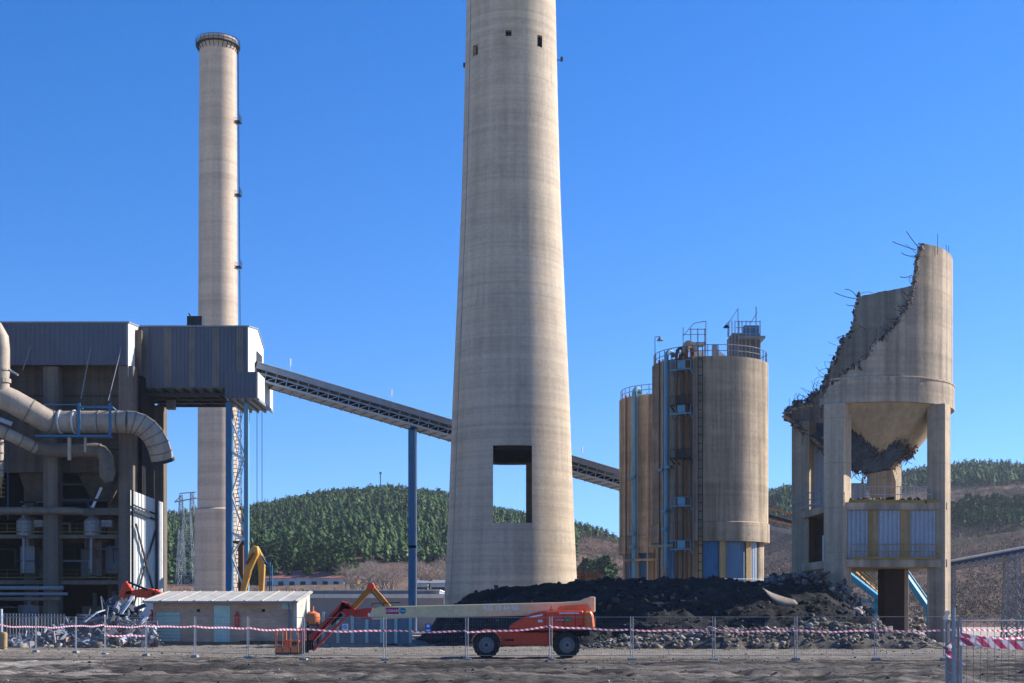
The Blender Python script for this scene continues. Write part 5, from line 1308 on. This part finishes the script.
for a, b in ((545,613),(563,611.5),(575,611.5)): MB().box(lx(a), lx(a)+.02, LD-.112, LD-.1, lz(629), lz(b)).build('panel_gap', M['black'], bl_)
for a in (549,567,579): MB().box(lx(a), lx(a)+.09, LD-.14, LD-.1, lz(626.2), lz(625.4)).build('latch', M['black'], bl_)
for k_, (dy, c0) in enumerate(((-.32,0),(-.36,1.2))):
    pts = [Vector((bq(352,0)[0],LD+BY+dy,bq(0,608+c0)[1])), Vector((bq(346,0)[0],LD+BY+dy,bq(0,604+c0)[1])), Vector((bq(335,0)[0],LD+BY+dy,bq(0,615+c0)[1])), Vector((bq(318,0)[0],LD+BY+dy,bq(0,634+c0)[1])), Vector((bq(310,0)[0],LD+BY+dy,bq(0,647+c0)[1]))]
    m = MB(); m.tube(pts, .022, 5); m.build('hydraulic_hose', M['black'], bl_)
m = MB(); m.tube([P(594,628,LD+2.2),P(594.5,617,LD+2.2)], .05, 6); m.build('exhaust', M['dark'], bl_)
MB().box(bq(372,0)[0], bq(560,0)[0], LD+BY-.285, LD+BY-.272, bq(0,617.2)[1]-.0, bq(0,616.9)[1]).build('wear_strip', M['greysteel'], bl_)
m = MB(); m.tube([P(372,606.5,LD+1.1),P(372,603.5,LD+1.1),P(400,602.5,LD+1.1)], .02, 4); m.build('cable_guide', M['black'], bl_)
# ============================================================ temporary fence
def wrap(d): return d
def make_panel(label):
    r = empty('mesh_fence', (0,0,0)); L_ = 3.5
    for x in (0.04, L_-.04): MB().tube([(x,0,.08),(x,0,2.0)], .019, 6).build('upright', M['galv'], r, smooth=True)
    MB().tube([(.04,0,1.97),(L_-.04,0,1.97)], .012, 5).build('rail', M['galv'], r); MB().tube([(.04,0,.2),(L_-.04,0,.2)], .012, 5).build('rail', M['galv'], r)
    m = MB(); k = 0
    x = .12
    while x < L_-.06: m.bar((x,0,.2),(x,0,1.96), .004 if 0 else .0042); x += .11
    for z in (.45,.75,1.05,1.35,1.65): m.bar((.04,0,z),(L_-.04,0,z), .0055)
    m.build('mesh', M['wire'], r)
    return r
def make_foot():
    m = MB(); m.add([(-.2,-.11,0),(.2,-.11,0),(.2,.11,0),(-.2,.11,0),(-.16,-.08,.11),(.16,-.08,.11),(.16,.08,.11),(-.16,.08,.11)],[(0,3,2,1),(4,5,6,7),(0,1,5,4),(1,2,6,5),(2,3,7,6),(3,0,4,7)])
    return m.build('concrete_block', M['footc'], origin=(0,0,0), bevel=.015)
def make_tape(L_, sag, w=.085, seed=0, twist=True):
    rt_ = random.Random(seed); m = MB(); n = int(L_/.12); v = []
    for k in range(n+1):
        t = k/n; z = -sag*4*t*(1-t)+.02*math.sin(t*9+seed); y = .02*math.sin(t*7+seed*2); tw = .25*math.sin(t*5+seed)*(1 if twist else 0)
        v += [(L_*t, y-math.sin(tw)*w/2, z-math.cos(tw)*w/2), (L_*t, y+math.sin(tw)*w/2, z+math.cos(tw)*w/2)]
    m.add(v, [(2*i,2*i+2,2*i+3,2*i+1) for i in range(n)]); return m.build('barrier_tape', M['tape'], origin=(0,0,0))
# post positions along the fence, measured where the posts meet the ground
pp_ = [(945,60.2),(876,60.0),(796,60.2),(714,60.0),(632,59.8),(551,60.0),(467,60.4),(385,60.0),(303.5,60.6)]
posts = [Vector((PX(a,d),d,0)) for a,d in pp_]
for a in (248,195,146,105,76,36,-2,-40):
    p = posts[-1]; tx = (a-512)/FPX   # next post lies 3.5 m on, along that sight line
    A_ = tx*tx+1; B_ = -2*(p.x*tx+p.y); C_ = p.x**2+p.y**2-3.55**2; D_ = B_*B_-4*A_*C_
    y = (-B_+math.sqrt(max(D_,0)))/(2*A_); posts.append(Vector((tx*y,y,0)))
names = ['in front of the right leg of the broken silo','before the open bay under the broken silo','before the left leg of the broken silo','before the rubble left of the broken silo','before the rubble below the small silo','directly right of the orange lift','crossing the orange lift body','carrying the blue sign below the cream boom','carrying the white sign before the red lift arm','before the lift basket','before the hut door','before the hut shutter','before the scrap heap right part','before the scrap heap middle','before the scrap heap left end','before the dark boiler columns on the far left','cut by the left picture edge']
proto_p = make_panel(''); proto_f = make_foot(); first = True
fp_used = False
def zgr(x, y): return float(zg(np.array([x]), np.array([y]))[0])
def put_panel(a, b, label, group='mesh fence panels along the yard'):
    global fp_used
    r = proto_p if not fp_used else copy_tree(proto_p); fp_used = True
    d_ = b-a; r.location = (a.x, a.y, (zgr(a.x,a.y)+zgr(b.x,b.y))/2+.02); r.rotation_euler = (0,0,math.atan2(d_.y,d_.x)); r.scale = (d_.length/3.52,1,.93)
    tag(r, label, 'fence panel', group); return r
ff_used = False
def put_foot(p, ang_, label):
    global ff_used
    r = proto_f if not ff_used else proto_f.copy()
    if ff_used: sc.collection.objects.link(r)
    ff_used = True
    r.location = (p.x, p.y, zgr(p.x,p.y)-.01); r.rotation_euler = (0,0,ang_); tag(r, label, 'fence foot', 'concrete feet of the mesh fence'); return r
for i in range(len(posts)-1):
    b, a = posts[i], posts[i+1]
    put_panel(a, b, 'galvanised mesh fence panel '+names[i])
fn = ['where the fence turns toward the camera','under the middle of the broken silo','left of the broken silo','before the pale rubble','right of the orange lift','under the lift rear wheel','left of the lift front wheel','below the cream boom end','beside the lift basket','before the hut right half','before the hut door left side','at the left end of the hut','before the scrap heap right side','before the scrap heap centre','before the scrap heap left side','at the far left before the boiler columns','at the left picture edge']
for i, p in enumerate(posts):
    d_ = (posts[max(0,i-1)]-posts[min(len(posts)-1,i+1)]); put_foot(p, math.atan2(d_.y,d_.x)+.15, 'grey concrete fence foot '+fn[i])
def put_tape(a, b, za_, zb_, sag, label, seed, w=.078):
    t = make_tape((b-a).length, sag, w, seed); d_ = b-a; h = math.atan2(d_.y,d_.x)
    t.location = (a.x, a.y-.06, za_); t.rotation_euler = (0, -math.atan2(zb_-za_, d_.length), h); tag(t, label, 'barrier tape', 'red and white tape along the fence'); return t
tz = [q_-.06 for q_ in [1.33,1.34,1.36,1.37,1.38,1.52,1.30,1.33,1.40,1.42,1.5,1.5,1.5,1.45,1.4,1.5,1.6,1.6]]
tn = [n_ for n_ in names]
for i in range(len(posts)-1):
    b, a = posts[i], posts[i+1]
    put_tape(a, b, tz[i+1]-.02*(i%2), tz[i], .03+.02*(i%3), 'red and white striped tape '+tn[i].replace('carrying the blue sign','beside the blue sign').replace('carrying the white sign','beside the white sign'), i)
p_, p2 = posts[12], posts[13]
t = put_tape(Vector((PX(105,66),66,0)), Vector((PX(146,65),65,0)), 1.0, 1.0, .03, 'short second tape strip hanging lower before the scrap heap', 40)
# fence turning toward the camera
corner = posts[0]; near_ = Vector((PX(958.5,20.5),20.5,0)); NP = 1; corner2 = Vector((PX(946,24.0),24.0,0))
for i in range(NP):
    a = corner2; b = near_
    r = put_panel(b, a, 'single mesh fence panel seen almost edge on left of the nearest corner post')
    put_foot(a, 1.0, 'concrete foot at the free end of the edge on fence panel')
put_foot(near_, 0, 'concrete foot of the nearest fence corner at the right')['label'] = 'concrete foot of the nearest fence corner at the right'
e1 = near_+Vector((3.5,.5,0)); r = put_panel(near_, e1, 'nearest mesh fence panel at the right picture edge with thick corner post')
r['group'] = 'mesh fence panels along the yard'
m = MB(); m.tube([(near_.x-.07,near_.y,.0),(near_.x-.07,near_.y,2.02)], .028, 8); cpst = m.build('corner_post', M['galv'], smooth=True); tag(cpst, 'tallest looking steel fence post at the lower right, nearest the camera', 'post')
t = make_tape(3.6, .07, .115, 77, False); t.location = (near_.x, near_.y-.06, 1.51); t.rotation_euler = (0,-.02,math.atan2(.5,3.5)); tag(t, 'wide looking red and white tape on the nearest fence panel at right', 'barrier tape')
t = make_tape(3.6, .1, .1, 78); t.location = (near_.x, near_.y-.03, 1.60); t.rotation_euler = (0,.03,math.atan2(.5,3.5)); tag(t, 'crumpled second tape just above the widest tape at right', 'barrier tape')
m = MB(); v = []
for k in range(15):
    t_ = k/14; px_ = 956-9*math.sin(t_*3.6)+3*t_; py_ = 640+26*t_; p = P(px_, py_, 21.5+.05*math.sin(t_*8)); v += [p+Vector((-.05,0,-.02*math.sin(k))), p+Vector((.05,.03*math.cos(k),.02))]
m.add(v, [(2*i,2*i+2,2*i+3,2*i+1) for i in range(14)]); o = m.build('tape_end', M['tape']); tag(o, 'loose end of striped tape dangling from the nearest corner post', 'barrier tape')
m = MB(); v = []
for k in range(9):
    t_ = k/8; p = P(946.5+1.3*math.sin(t_*9), 611+13*t_, 23.7+.03*k); v += [p+Vector((-.04,0,0)), p+Vector((.05,.02,.01))]
m.add(v, [(2*i,2*i+2,2*i+3,2*i+1) for i in range(8)]); o = m.build('tape_knot', M['letterw']); tag(o, 'white knotted scrap of tape tied on the free end of the edge on fence panel', 'barrier tape')
t = put_tape(corner, Vector((PX(1035,57),57,0)), 1.33, 1.36, .05, 'far striped tape strung right of the broken silo beyond the fence', 55)
t = put_tape(Vector((PX(955,50),50,0)), Vector((PX(1035,48),48,0)), 1.22, 1.15, .05, 'slack middle tape right of the corner beyond the nearest panel', 56)
for k, d_ in enumerate((57.2,)):
    a = corner; 
    for j in range(2):
        b = a+Vector((3.45,-.3,0)); put_panel(a, b, ['mesh fence panel just right of the far fence corner','far mesh fence panel at the right picture edge'][j]); a = b
# signs
def sign(px_, py0, py1, w, face, label, d_=59.85):
    x = PX(px_, d_); r = empty('sign', (x, d_, PZ(py1,d_)), label, 'sign')
    MB().box(x-w/2, x+w/2, d_-.01, d_, PZ(py1,d_), PZ(py0,d_)).build('board', M[face], r); return r, x, d_
s_, x, d_ = sign(428.2,623.6,632.2,.24,'signblue','blue sign with white symbol hanging on the fence below the cream boom')
m = MB(); zc_ = PZ(626.0,d_); m.tube([(x,d_-.018,zc_+.0),(x,d_-.012,zc_)], .07, 14); m.build('symbol', M['signwhite'], s_)
MB().box(x-.085,x+.085,d_-.018,d_-.012,PZ(631.3,d_),PZ(629.6,d_)).build('symbol', M['signwhite'], s_)
s_, x, d_ = sign(345.2,623.8,630.2,.25,'signwhite','white sign with dark round symbol hanging on the fence before the lift arm')
m = MB(); zc_ = PZ(626.9,d_); pts = [(x+math.cos(g)*.075, d_-.014, zc_+math.sin(g)*.075) for g in np.linspace(0,2*math.pi,15)]; m.tube(pts, .012, 4); m.build('symbol', M['signblue'], s_)
MB().box(x-.015,x+.015,d_-.018,d_-.012,zc_-.05,zc_+.05).build('symbol', M['signblue'], s_)

# ============================================================ far left yard bits
fb = empty('bar_fence', (PX(30,97), 97, 0), 'dark upright bar fence on a pale kerb before the boiler house', 'fence')
m = MB(); x0_, x1_ = PX(-60,97), PX(66,97); m.box(x0_, x1_, 96.85, 97.15, -.1, .45); m.build('kerb', M['footc'], fb)
m = MB(); k = x0_
while k < x1_: m.bar((k,97,.45),(k,97,2.05), .045); k += .22
m.box(x0_,x1_,96.98,97.02,.6,.65); m.box(x0_,x1_,96.98,97.02,1.85,1.9); m.build('bars', M['greysteel'], fb)
m = MB(); m.box(PX(-1,80), PX(2.2,80), 79.9, 80.1, .9, 2.3); o = m.build('marker_board', M['bluepanel2'], bevel=.01); tag(o, 'pale turquoise upright board at the extreme left edge by the fence', 'board')
m = MB(); m.lathe((PX(3.5,80),80), [(.2,0),(.22,.9),(.17,.97),(.05,1.0)], 12); o = m.build('barrier_drum', M['ochre'], smooth=True); tag(o, 'small faded orange and cream drum at the left end of the fence', 'drum')
# scrap heap
M['scrapm'] = island('scrap_metal', [(0,(.03,.035,.045)),(.4,(.10,.105,.12)),(.7,(.22,.23,.26)),(.88,(.42,.43,.46)),(.95,(.30,.14,.08)),(1,(.6,.6,.6))])
rs = random.Random(31)
def scr_h(px_): return float(np.interp(px_, [8,30,50,65,80,95,105,118,130,143,152], [.3,.5,.8,1.3,1.7,2.0,2.6,3.0,2.6,2.3,.8]))
def scrap_zone(name, a, b, n, label):
    m = MB()
    for _ in range(n):
        px_ = rs.uniform(a, b); d_ = rs.uniform(84, 93); h = scr_h(px_)*max(.1, 1-abs(d_-89)/6)
        c = Vector((PX(px_, d_), d_, rs.random()**.8*h)); ty = rs.random()
        dv = Vector((rs.gauss(0,1), rs.gauss(0,.6), rs.gauss(0,.45))).normalized()
        if ty < .45: L_ = rs.uniform(.3,1.9); m.bar(c-dv*L_/2, c+dv*L_/2, rs.uniform(.03,.1), rs.uniform(.03,.14))
        elif ty < .85:
            w_ = rs.uniform(.12,.6); L_ = rs.uniform(.3,1.3); u_ = dv; t2 = dv.cross(Vector((rs.gauss(0,1),rs.gauss(0,1),rs.gauss(0,1)))).normalized(); n2 = u_.cross(t2)
            v = []; 
            for i in range(4):
                bend = math.sin(i*1.1)*rs.uniform(.05,.3)
                v += [c+u_*(L_*(i/3-.5))+t2*w_/2+n2*bend, c+u_*(L_*(i/3-.5))-t2*w_/2+n2*bend]
            k = len(v); v += [p+n2*.02 for p in v]
            m.add(v, [(2*i,2*i+2,2*i+3,2*i+1) for i in range(3)]+[(2*i+k,2*i+1+k,2*i+3+k,2*i+2+k) for i in range(3)])
        else:
            L_ = rs.uniform(.6,2); m.tube([c-dv*L_/2, c+dv*L_/2+Vector((0,0,rs.uniform(-.2,.3)))], rs.uniform(.05,.2), 7)
    o = m.build(name, M['scrapm']); tag(o, label, 'scrap metal', kind='stuff')
scrap_zone('scrap_heap', 50, 152, 1300, 'tangled heap of bent metal scrap left of the brick hut'); scrap_zone('scrap_strip', 8, 62, 220, 'low strip of scattered scrap at the left edge behind the fence')
xx = RNG.uniform(PX(45,89),PX(150,89),700); yy = RNG.uniform(83,96,700)
pk = np.array([scr_h(512+a/b*FPX) for a,b in zip(xx,yy)])*np.clip(1-np.abs(yy-89)/6,0,1)*.75
v, f = rocks(np.stack([xx,yy,pk*RNG.random(700)**.3],1), .2+.8*RNG.random(700)**3, .6, 61)
tag(quick('scrap_rubble', v, f, M['rubst']), 'pale masonry rubble mixed into the scrap left of the hut', 'rubble', kind='stuff')
for px_, d_, a_, b_, mt, lab in ((121,86,(121,614),(133,596),'white','white crumpled sheet standing up in the scrap heap below the orange grab'),(100,85,(84,622),(104,610),'cladlight','long pale strip leaning on the middle of the scrap heap'),(137,86,(134,632),(147,617),'white','pale bent strip at the right end of the scrap heap')):
    pa = P(*a_, d_); pb = P(*b_, d_+1); m = MB(); mid = (pa+pb)/2+Vector((.15,0,.2)); m.bar(pa, mid, .28, .04); m.bar(mid, pb, .22, .04); o = m.build('scrap_sheet', M[mt]); tag(o, lab, 'metal sheet')

# ============================================================ excavators
def excavator(loc, rz, paint_, label):
    r = empty('excavator', loc, label, 'excavator')
    r.rotation_euler = (0,0,0)
    return r
def body(r, mt, s=1):
    L0 = Vector(r.location)
    def B(x0,x1,y0,y1,z0,z1,nm,m_,bv=.06): return MB().box(L0.x+x0,L0.x+x1,L0.y+y0,L0.y+y1,L0.z+z0,L0.z+z1).build(nm, M[m_], r, bevel=bv)
    for y in (-1.2,.75):
        m = MB(); pts = [(-1.9,.35),(-1.6,0),(1.6,0),(1.9,.35),(1.9,.5),(1.6,.8),(-1.6,.8),(-1.9,.5)]
        m.prism([(L0.x+a,L0.z+b) for a,b in pts], L0.y+y, L0.y+y+.5); m.build('track', M['black'], r)
    B(-.9,.9,-.7,.7,.4,.9,'undercarriage','dark'); B(-.4,2.1,-1.2,1.2,.95,1.9,'engine_housing',mt,.12); B(-1.6,-.45,-1.2,-.2,.95,2.35,'cab',mt,.1); B(-1.63,-1.61,-1.1,-.3,1.4,2.2,'window','glass',0); B(-1.4,-.6,-1.23,-1.21,1.4,2.2,'window','glass',0)
    B(-1.6,-.45,-.15,1.2,.95,1.3,'deck',mt)
ox = excavator((PX(176,99),99,0), 0, 'orange', 'orange excavator behind the hut with its boom reaching down over the scrap')
body(ox, 'orange')
def limb(r, pts, w, mt, nm, y, hs_=None):
    """outline polygon in px,py at depth y"""
    m = MB(); m.prism([(PX(a,y),PZ(b,y)) for a,b in pts], y-w/2, y+w/2); return m.build(nm, M[mt], r, bevel=.04)
limb(ox, [(157,594),(154,589),(146,588),(136,590),(127,591),(125,596),(133,597),(146,598),(155,597)], .6, 'orange', 'boom', 98)
limb(ox, [(176,606),(181,604),(156,589),(152,594)], .6, 'orange', 'boom_base', 98)
limb(ox, [(133,590),(127,581),(123,584),(119,597),(120,603),(124,603),(127,595),(132,595)], .4, 'orange', 'stick', 97.9)
m = MB(); m.bar(P(128,582,97.5), P(148,590,97.5), .14); m.build('cylinder', M['dark'], ox)
limb(ox, [(118,598),(124,599),(126,606),(121,612),(115,610),(114,603)], .8, 'dark', 'grab', 97.9)
yx = excavator((PX(222,102),102,0), 0, 'yel', 'yellow excavator behind the hut with its arm raised in an inverted V')
body(yx, 'yel')
limb(yx, [(238.5,604),(243,604),(252,570),(259,554),(258,547),(254,545.5),(250,550),(246,566),(241,590)], .6, 'yel', 'boom', 101)
limb(yx, [(254,546),(258,546),(265,560),(265,570),(263.5,597),(259,597),(259,572),(257,560)], .45, 'yel', 'stick', 101.6)
m = MB(); m.tube([P(246.5,564,100.6),P(254,553,100.6)], .1, 8); m.build('cylinder', M['rust'], yx)
m = MB(); m.bar(P(262,556,101.3), P(268,567,101.3), .12); m.bar(P(264,563,101.3), P(270.5,566,101.3), .12); m.build('linkage', M['blue'], yx)
m = MB(); m.box(PX(269,103), PX(270.3,103), 103, 103.15, 0, PZ(562,103)); o = m.build('blue_post', M['blue']); tag(o, 'left thin blue post rising behind the hut roof next to yellow arm', 'post')
m = MB(); m.box(PX(271.3,103), PX(272.3,103), 103, 103.15, 0, PZ(565,103)); o = m.build('blue_post', M['blue']); tag(o, 'right thin blue post rising behind the hut roof next to yellow arm', 'post')

# ============================================================ far buildings, pylon, mast
def hill_at(px_, d_): return float(hz(PX(px_,d_), d_))
def house(px0, px1, d_, pyt, pyr, wall, roof, label, cat='house', depth=10, wins=0, name='house'):
    x0_, x1_ = PX(px0,d_), PX(px1,d_); zt_, zr_ = PZ(pyt,d_), PZ(pyr,d_); g0 = min(hill_at(px0,d_), hill_at(px1,d_))-1
    r = empty(name, ((x0_+x1_)/2, d_+depth/2, g0+1), label, cat)
    MB().box(x0_, x1_, d_, d_+depth, g0, zt_).build('wall', wall, r)
    m = MB(); o_ = .5; hp = (x1_-x0_)*.12
    m.add([(x0_-o_,d_-o_,zt_),(x1_+o_,d_-o_,zt_),(x1_+o_,d_+depth+o_,zt_),(x0_-o_,d_+depth+o_,zt_),(x0_+hp,d_+depth/2,zr_),(x1_-hp,d_+depth/2,zr_)],[(0,1,5,4),(1,2,5),(2,3,4,5),(3,0,4),(0,3,2,1)]); m.build('roof', roof, r)
    for k in range(wins):
        x = x0_+(x1_-x0_)*(k+.7)/(wins+.4); MB().box(x-.7, x+.7, d_-.06, d_-.004, zt_-2.6, zt_-.9).build('window', M['glass'], r)
    return r
M['redroof'] = concrete('red_roof', (.42,.17,.14), .8, 0, .2); M['orwall'] = concrete('orange_wall', (.55,.30,.15), .85, 0, .1); M['whwall'] = concrete('white_wall', (.72,.70,.66), .9, 0, .1)
house(262,344,370,578,569.5,M['whwall'],M['redroof'],'long white house with dull red roof at the foot of the left hill', 'house', 14, 7)
house(347,357,372,578,575,M['orwall'],M['redroof'],'small orange house right of the long red roof', 'house', 8, 1)
house(356,366,380,579,576,M['orwall'],M['greysteel'],'pale ochre shed with grey roof beside the small orange house', 'shed', 8, 1)
house(414,428,300,583,580,M['whwall'],M['greysteel'],'low white shed right of the blue conveyor leg', 'shed', 8, 2)
house(430,446,302,583,579.5,M['whwall'],M['greysteel'],'white shed touching the great chimney edge', 'shed', 8, 2)
house(424,433,330,577,572,M['orwall'],M['redroof'],'brick coloured house half hidden by bare trees near the chimney', 'house', 8, 1)
0 and house(168,186,300,575,570,M['whwall'],M['greysteel'],'pale shed seen between boiler house and slim chimney', 'shed', 8, 0)
# lattice pylon
def lattice(root, x, y, z0, z1, w0, w1, n, t, mat, name='mast'):
    m = MB(); lv_ = [z0+(z1-z0)*k/n for k in range(n+1)]; ws = [w0+(w1-w0)*k/n for k in range(n+1)]
    c = [[Vector((x+i*w/2, y+j*w/2, z)) for i, j in ((-1,-1),(1,-1),(1,1),(-1,1))] for z, w in zip(lv_, ws)]
    for k in range(n):
        for i in range(4):
            m.bar(c[k][i], c[k+1][i], t); m.bar(c[k][i], c[k+1][(i+1)%4], t*.6); m.bar(c[k][(i+1)%4], c[k+1][i], t*.6); m.bar(c[k+1][i], c[k+1][(i+1)%4], t*.6)
    return m.build(name, M[mat], root)
pd = 380.; px0_ = PX(187,pd); g0 = hill_at(187,pd)
py_l = empty('pylon', (px0_,pd,g0), 'grey lattice power pylon between boiler house and slim chimney', 'pylon')
lattice(py_l, px0_, pd, g0, PZ(514,pd), 4.2, 1.8, 7, .12, 'galv'); lattice(py_l, px0_-1.6, pd, PZ(514,pd), PZ(495,pd), 1.2, .8, 4, .13, 'galv', 'arm'); lattice(py_l, px0_+1.4, pd, PZ(514,pd), PZ(493,pd), 1.2, .8, 4, .13, 'galv', 'arm')
m = MB(); m.bar((px0_-3.4,pd,PZ(502,pd)),(px0_+2.6,pd,PZ(498,pd)),.3); m.bar((px0_-2,pd,PZ(493.5,pd)),(px0_+2.4,pd,PZ(492,pd)),.25); m.bar((px0_-3.4,pd,PZ(502,pd)),(px0_-1.6,pd,PZ(496,pd)),.2); m.bar((px0_+4,pd,PZ(500,pd)),(px0_+1.4,pd,PZ(497,pd)),.2); m.build('cross_arm', M['galv'], py_l)
p2 = empty('pylon', (PX(180,pd),pd+20,hill_at(180,pd)), 'smaller lattice pylon just left of the taller one', 'pylon'); lattice(p2, PX(181,pd+20), pd+20, hill_at(181,pd+20), PZ(530,pd+20), 2.6, 1.2, 5, .1, 'galv')
m = MB(); xa_, za_ = PX(380.5,900), float(hz(PX(380.5,900),900)); m.tube([(xa_,900,za_),(xa_,900,PZ(473,900))], .35, 5); m.box(xa_-.8,xa_+.8,899.5,900.5,PZ(474,900),PZ(472,900)); o = m.build('antenna_mast', M['greysteel']); tag(o, 'thin antenna mast on top of the left hill', 'mast')
# hanging cables right of the transfer house
for k, px_ in enumerate((257,262)):
    m = MB(); m.tube([(PX(px_,153),153,0),(PX(px_,153),153,24.6)], .03, 4); o = m.build('hanging_cable', M['dark']); tag(o, ['left','right'][k]+' of two thin cables hanging below the raised grey house', 'cable')

# ============================================================ gantry right of the broken silo
gt = empty('pipe_gantry', (PX(985,112), 112, 0), 'sloping grey pipe bridge on lattice legs at the right edge', 'pipe bridge')
A_ = P(948,563.5,112); B_ = P(1045,545.5,109)
m = MB(); m.bar(A_+Vector((0,0,-.12)), B_+Vector((0,0,-.12)), .5, .3); m.build('beam', M['bluedim'], gt)
m = MB(); m.tube([A_+Vector((0,-.1,.16)), B_+Vector((0,-.1,.16))], .11, 8); m.build('pipe_run', M['cladlight'], gt)
m = MB(); k = 0
for k in range(14):
    t_ = k/14; a = A_.lerp(B_, t_); b = A_.lerp(B_, (k+1)/14); m.bar(a+Vector((0,-.3,-.55)), b+Vector((0,-.3,-.15)), .07); m.bar(a+Vector((0,-.3,-.15)), b+Vector((0,-.3,-.55)), .07)
m.bar(A_+Vector((0,-.3,-.6)), B_+Vector((0,-.3,-.6)), .1); m.build('lower_chord', M['greysteel'], gt)
for px_, d_ in ((949.5,112),(1012,110)):
    x = PX(px_,d_); lattice(gt, x, d_, -.1, PZ(563 if px_ < 1000 else 552,d_)-.4, 1.3 if px_ > 1000 else .7, .9 if px_ > 1000 else .7, 8, .1, 'greysteel', 'leg')
# sloping conveyors seen behind
def slope_conv(a, b, d0, d1, label, mats, w=1.6, name='sloping_conveyor', rail=True):
    pa = P(*a, d0); pb = P(*b, d1); r = empty(name, (pa.x, pa.y, 0), label, 'conveyor')
    m = MB(); m.bar(pa, pb, w, .45); m.build('frame', M[mats[0]], r)
    m = MB(); m.bar(pa+Vector((0,-w/2,.9 if rail else .3)), pb+Vector((0,-w/2,.9 if rail else .3)), .1, .16)
    n = 10 if rail else -1
    for k in range(n+1): c = pa.lerp(pb, k/n); m.bar(c+Vector((0,-w/2,.2)), c+Vector((0,-w/2,.9)), .07)
    m.build('handrail', M[mats[1]], r)
    for t_ in (.15,.85): c = pa.lerp(pb, t_); MB().bar((c.x,c.y,0 if c.z > .5 else -1),(c.x,c.y,c.z-.2), .35).build('support', M[mats[0]], r)
    return r
slope_conv((742,508),(835,534),190,184,'upper dark conveyor with amber rail sloping down between silo and broken silo',('dark','ylor'),2)
slope_conv((742,521),(835,543),188,182,'lower dark conveyor sloping down between silo and broken silo',('greysteel','ylor'),2)
slope_conv((834,563),(884,602),128,126,'teal conveyor with yellow rail under the left bay of the broken silo',('teal','yellow'),1.4)
slope_conv((840,560),(890,606),134,132,'rusty amber conveyor behind the teal one under the broken silo',('ylor','raildim'),.8)
slope_conv((900,566),(932,612),130,128,'bright blue inclined chute under the right bay of the broken silo',('teal','teal'),1.2,'chute',False)
m = MB()
for k in range(60): 
    px_ = rs.uniform(843,884); c = P(px_, rs.uniform(596,632), rs.uniform(124,130)); dv = Vector((rs.gauss(0,1),rs.gauss(0,.5),rs.gauss(0,.5))).normalized()*rs.uniform(.3,1.1); m.bar(c-dv, c+dv, rs.uniform(.05,.2))
o = m.build('machine_scrap', M['teal']); tag(o, 'tangle of teal painted machine scrap under the broken silo', 'scrap metal', kind='stuff')
n = 700; xx = RNG.uniform(PX(838,116),PX(948,116),n); yy = RNG.uniform(110,130,n); pk = 1.9*np.clip(1-np.abs(yy-121)/8,0,1)*RNG.random(n)**.3
v, f = rocks(np.stack([xx,yy,pk],1), .2+.8*RNG.random(n)**3, .6, 66); tag(quick('back_rubble', v, f, M['rubst']), 'pale rubble bank seen through the legs of the broken silo', 'rubble', kind='stuff')
# rusty rail behind the heap between chimney and silo
rr_ = empty('rusty_frame', (PX(592,150),150,0), 'rusty low pipe frame between great chimney and silos', 'frame')
for y_ in (573.5, 577): MB().tube([P(577,y_,150),P(602,y_+1,152)], .12, 6).build('pipe_run', M['rust'], rr_)
for px_ in (580,586,590,598): MB().bar((PX(px_,150),150,0),(PX(px_,150),150,PZ(569+px_%4,150)),.22).build('upright', M['rust'], rr_)

# ============================================================ haze
def haze_mat():
    m = bpy.data.materials.new('thin_haze'); m.use_nodes = True; nt = m.node_tree; nt.nodes.clear()
    o_ = nt.nodes.new('ShaderNodeOutputMaterial'); v_ = nt.nodes.new('ShaderNodeVolumePrincipled')
    v_.inputs['Color'].default_value = (.78,.86,1,1); v_.inputs['Density'].default_value = .00009; v_.inputs['Anisotropy'].default_value = .3
    nt.links.new(v_.outputs[0], o_.inputs['Volume']); return m
o = MB().box(-1000, 1250, -60, 1450, -35, 128).build('haze', haze_mat()); tag(o, kind='stuff')
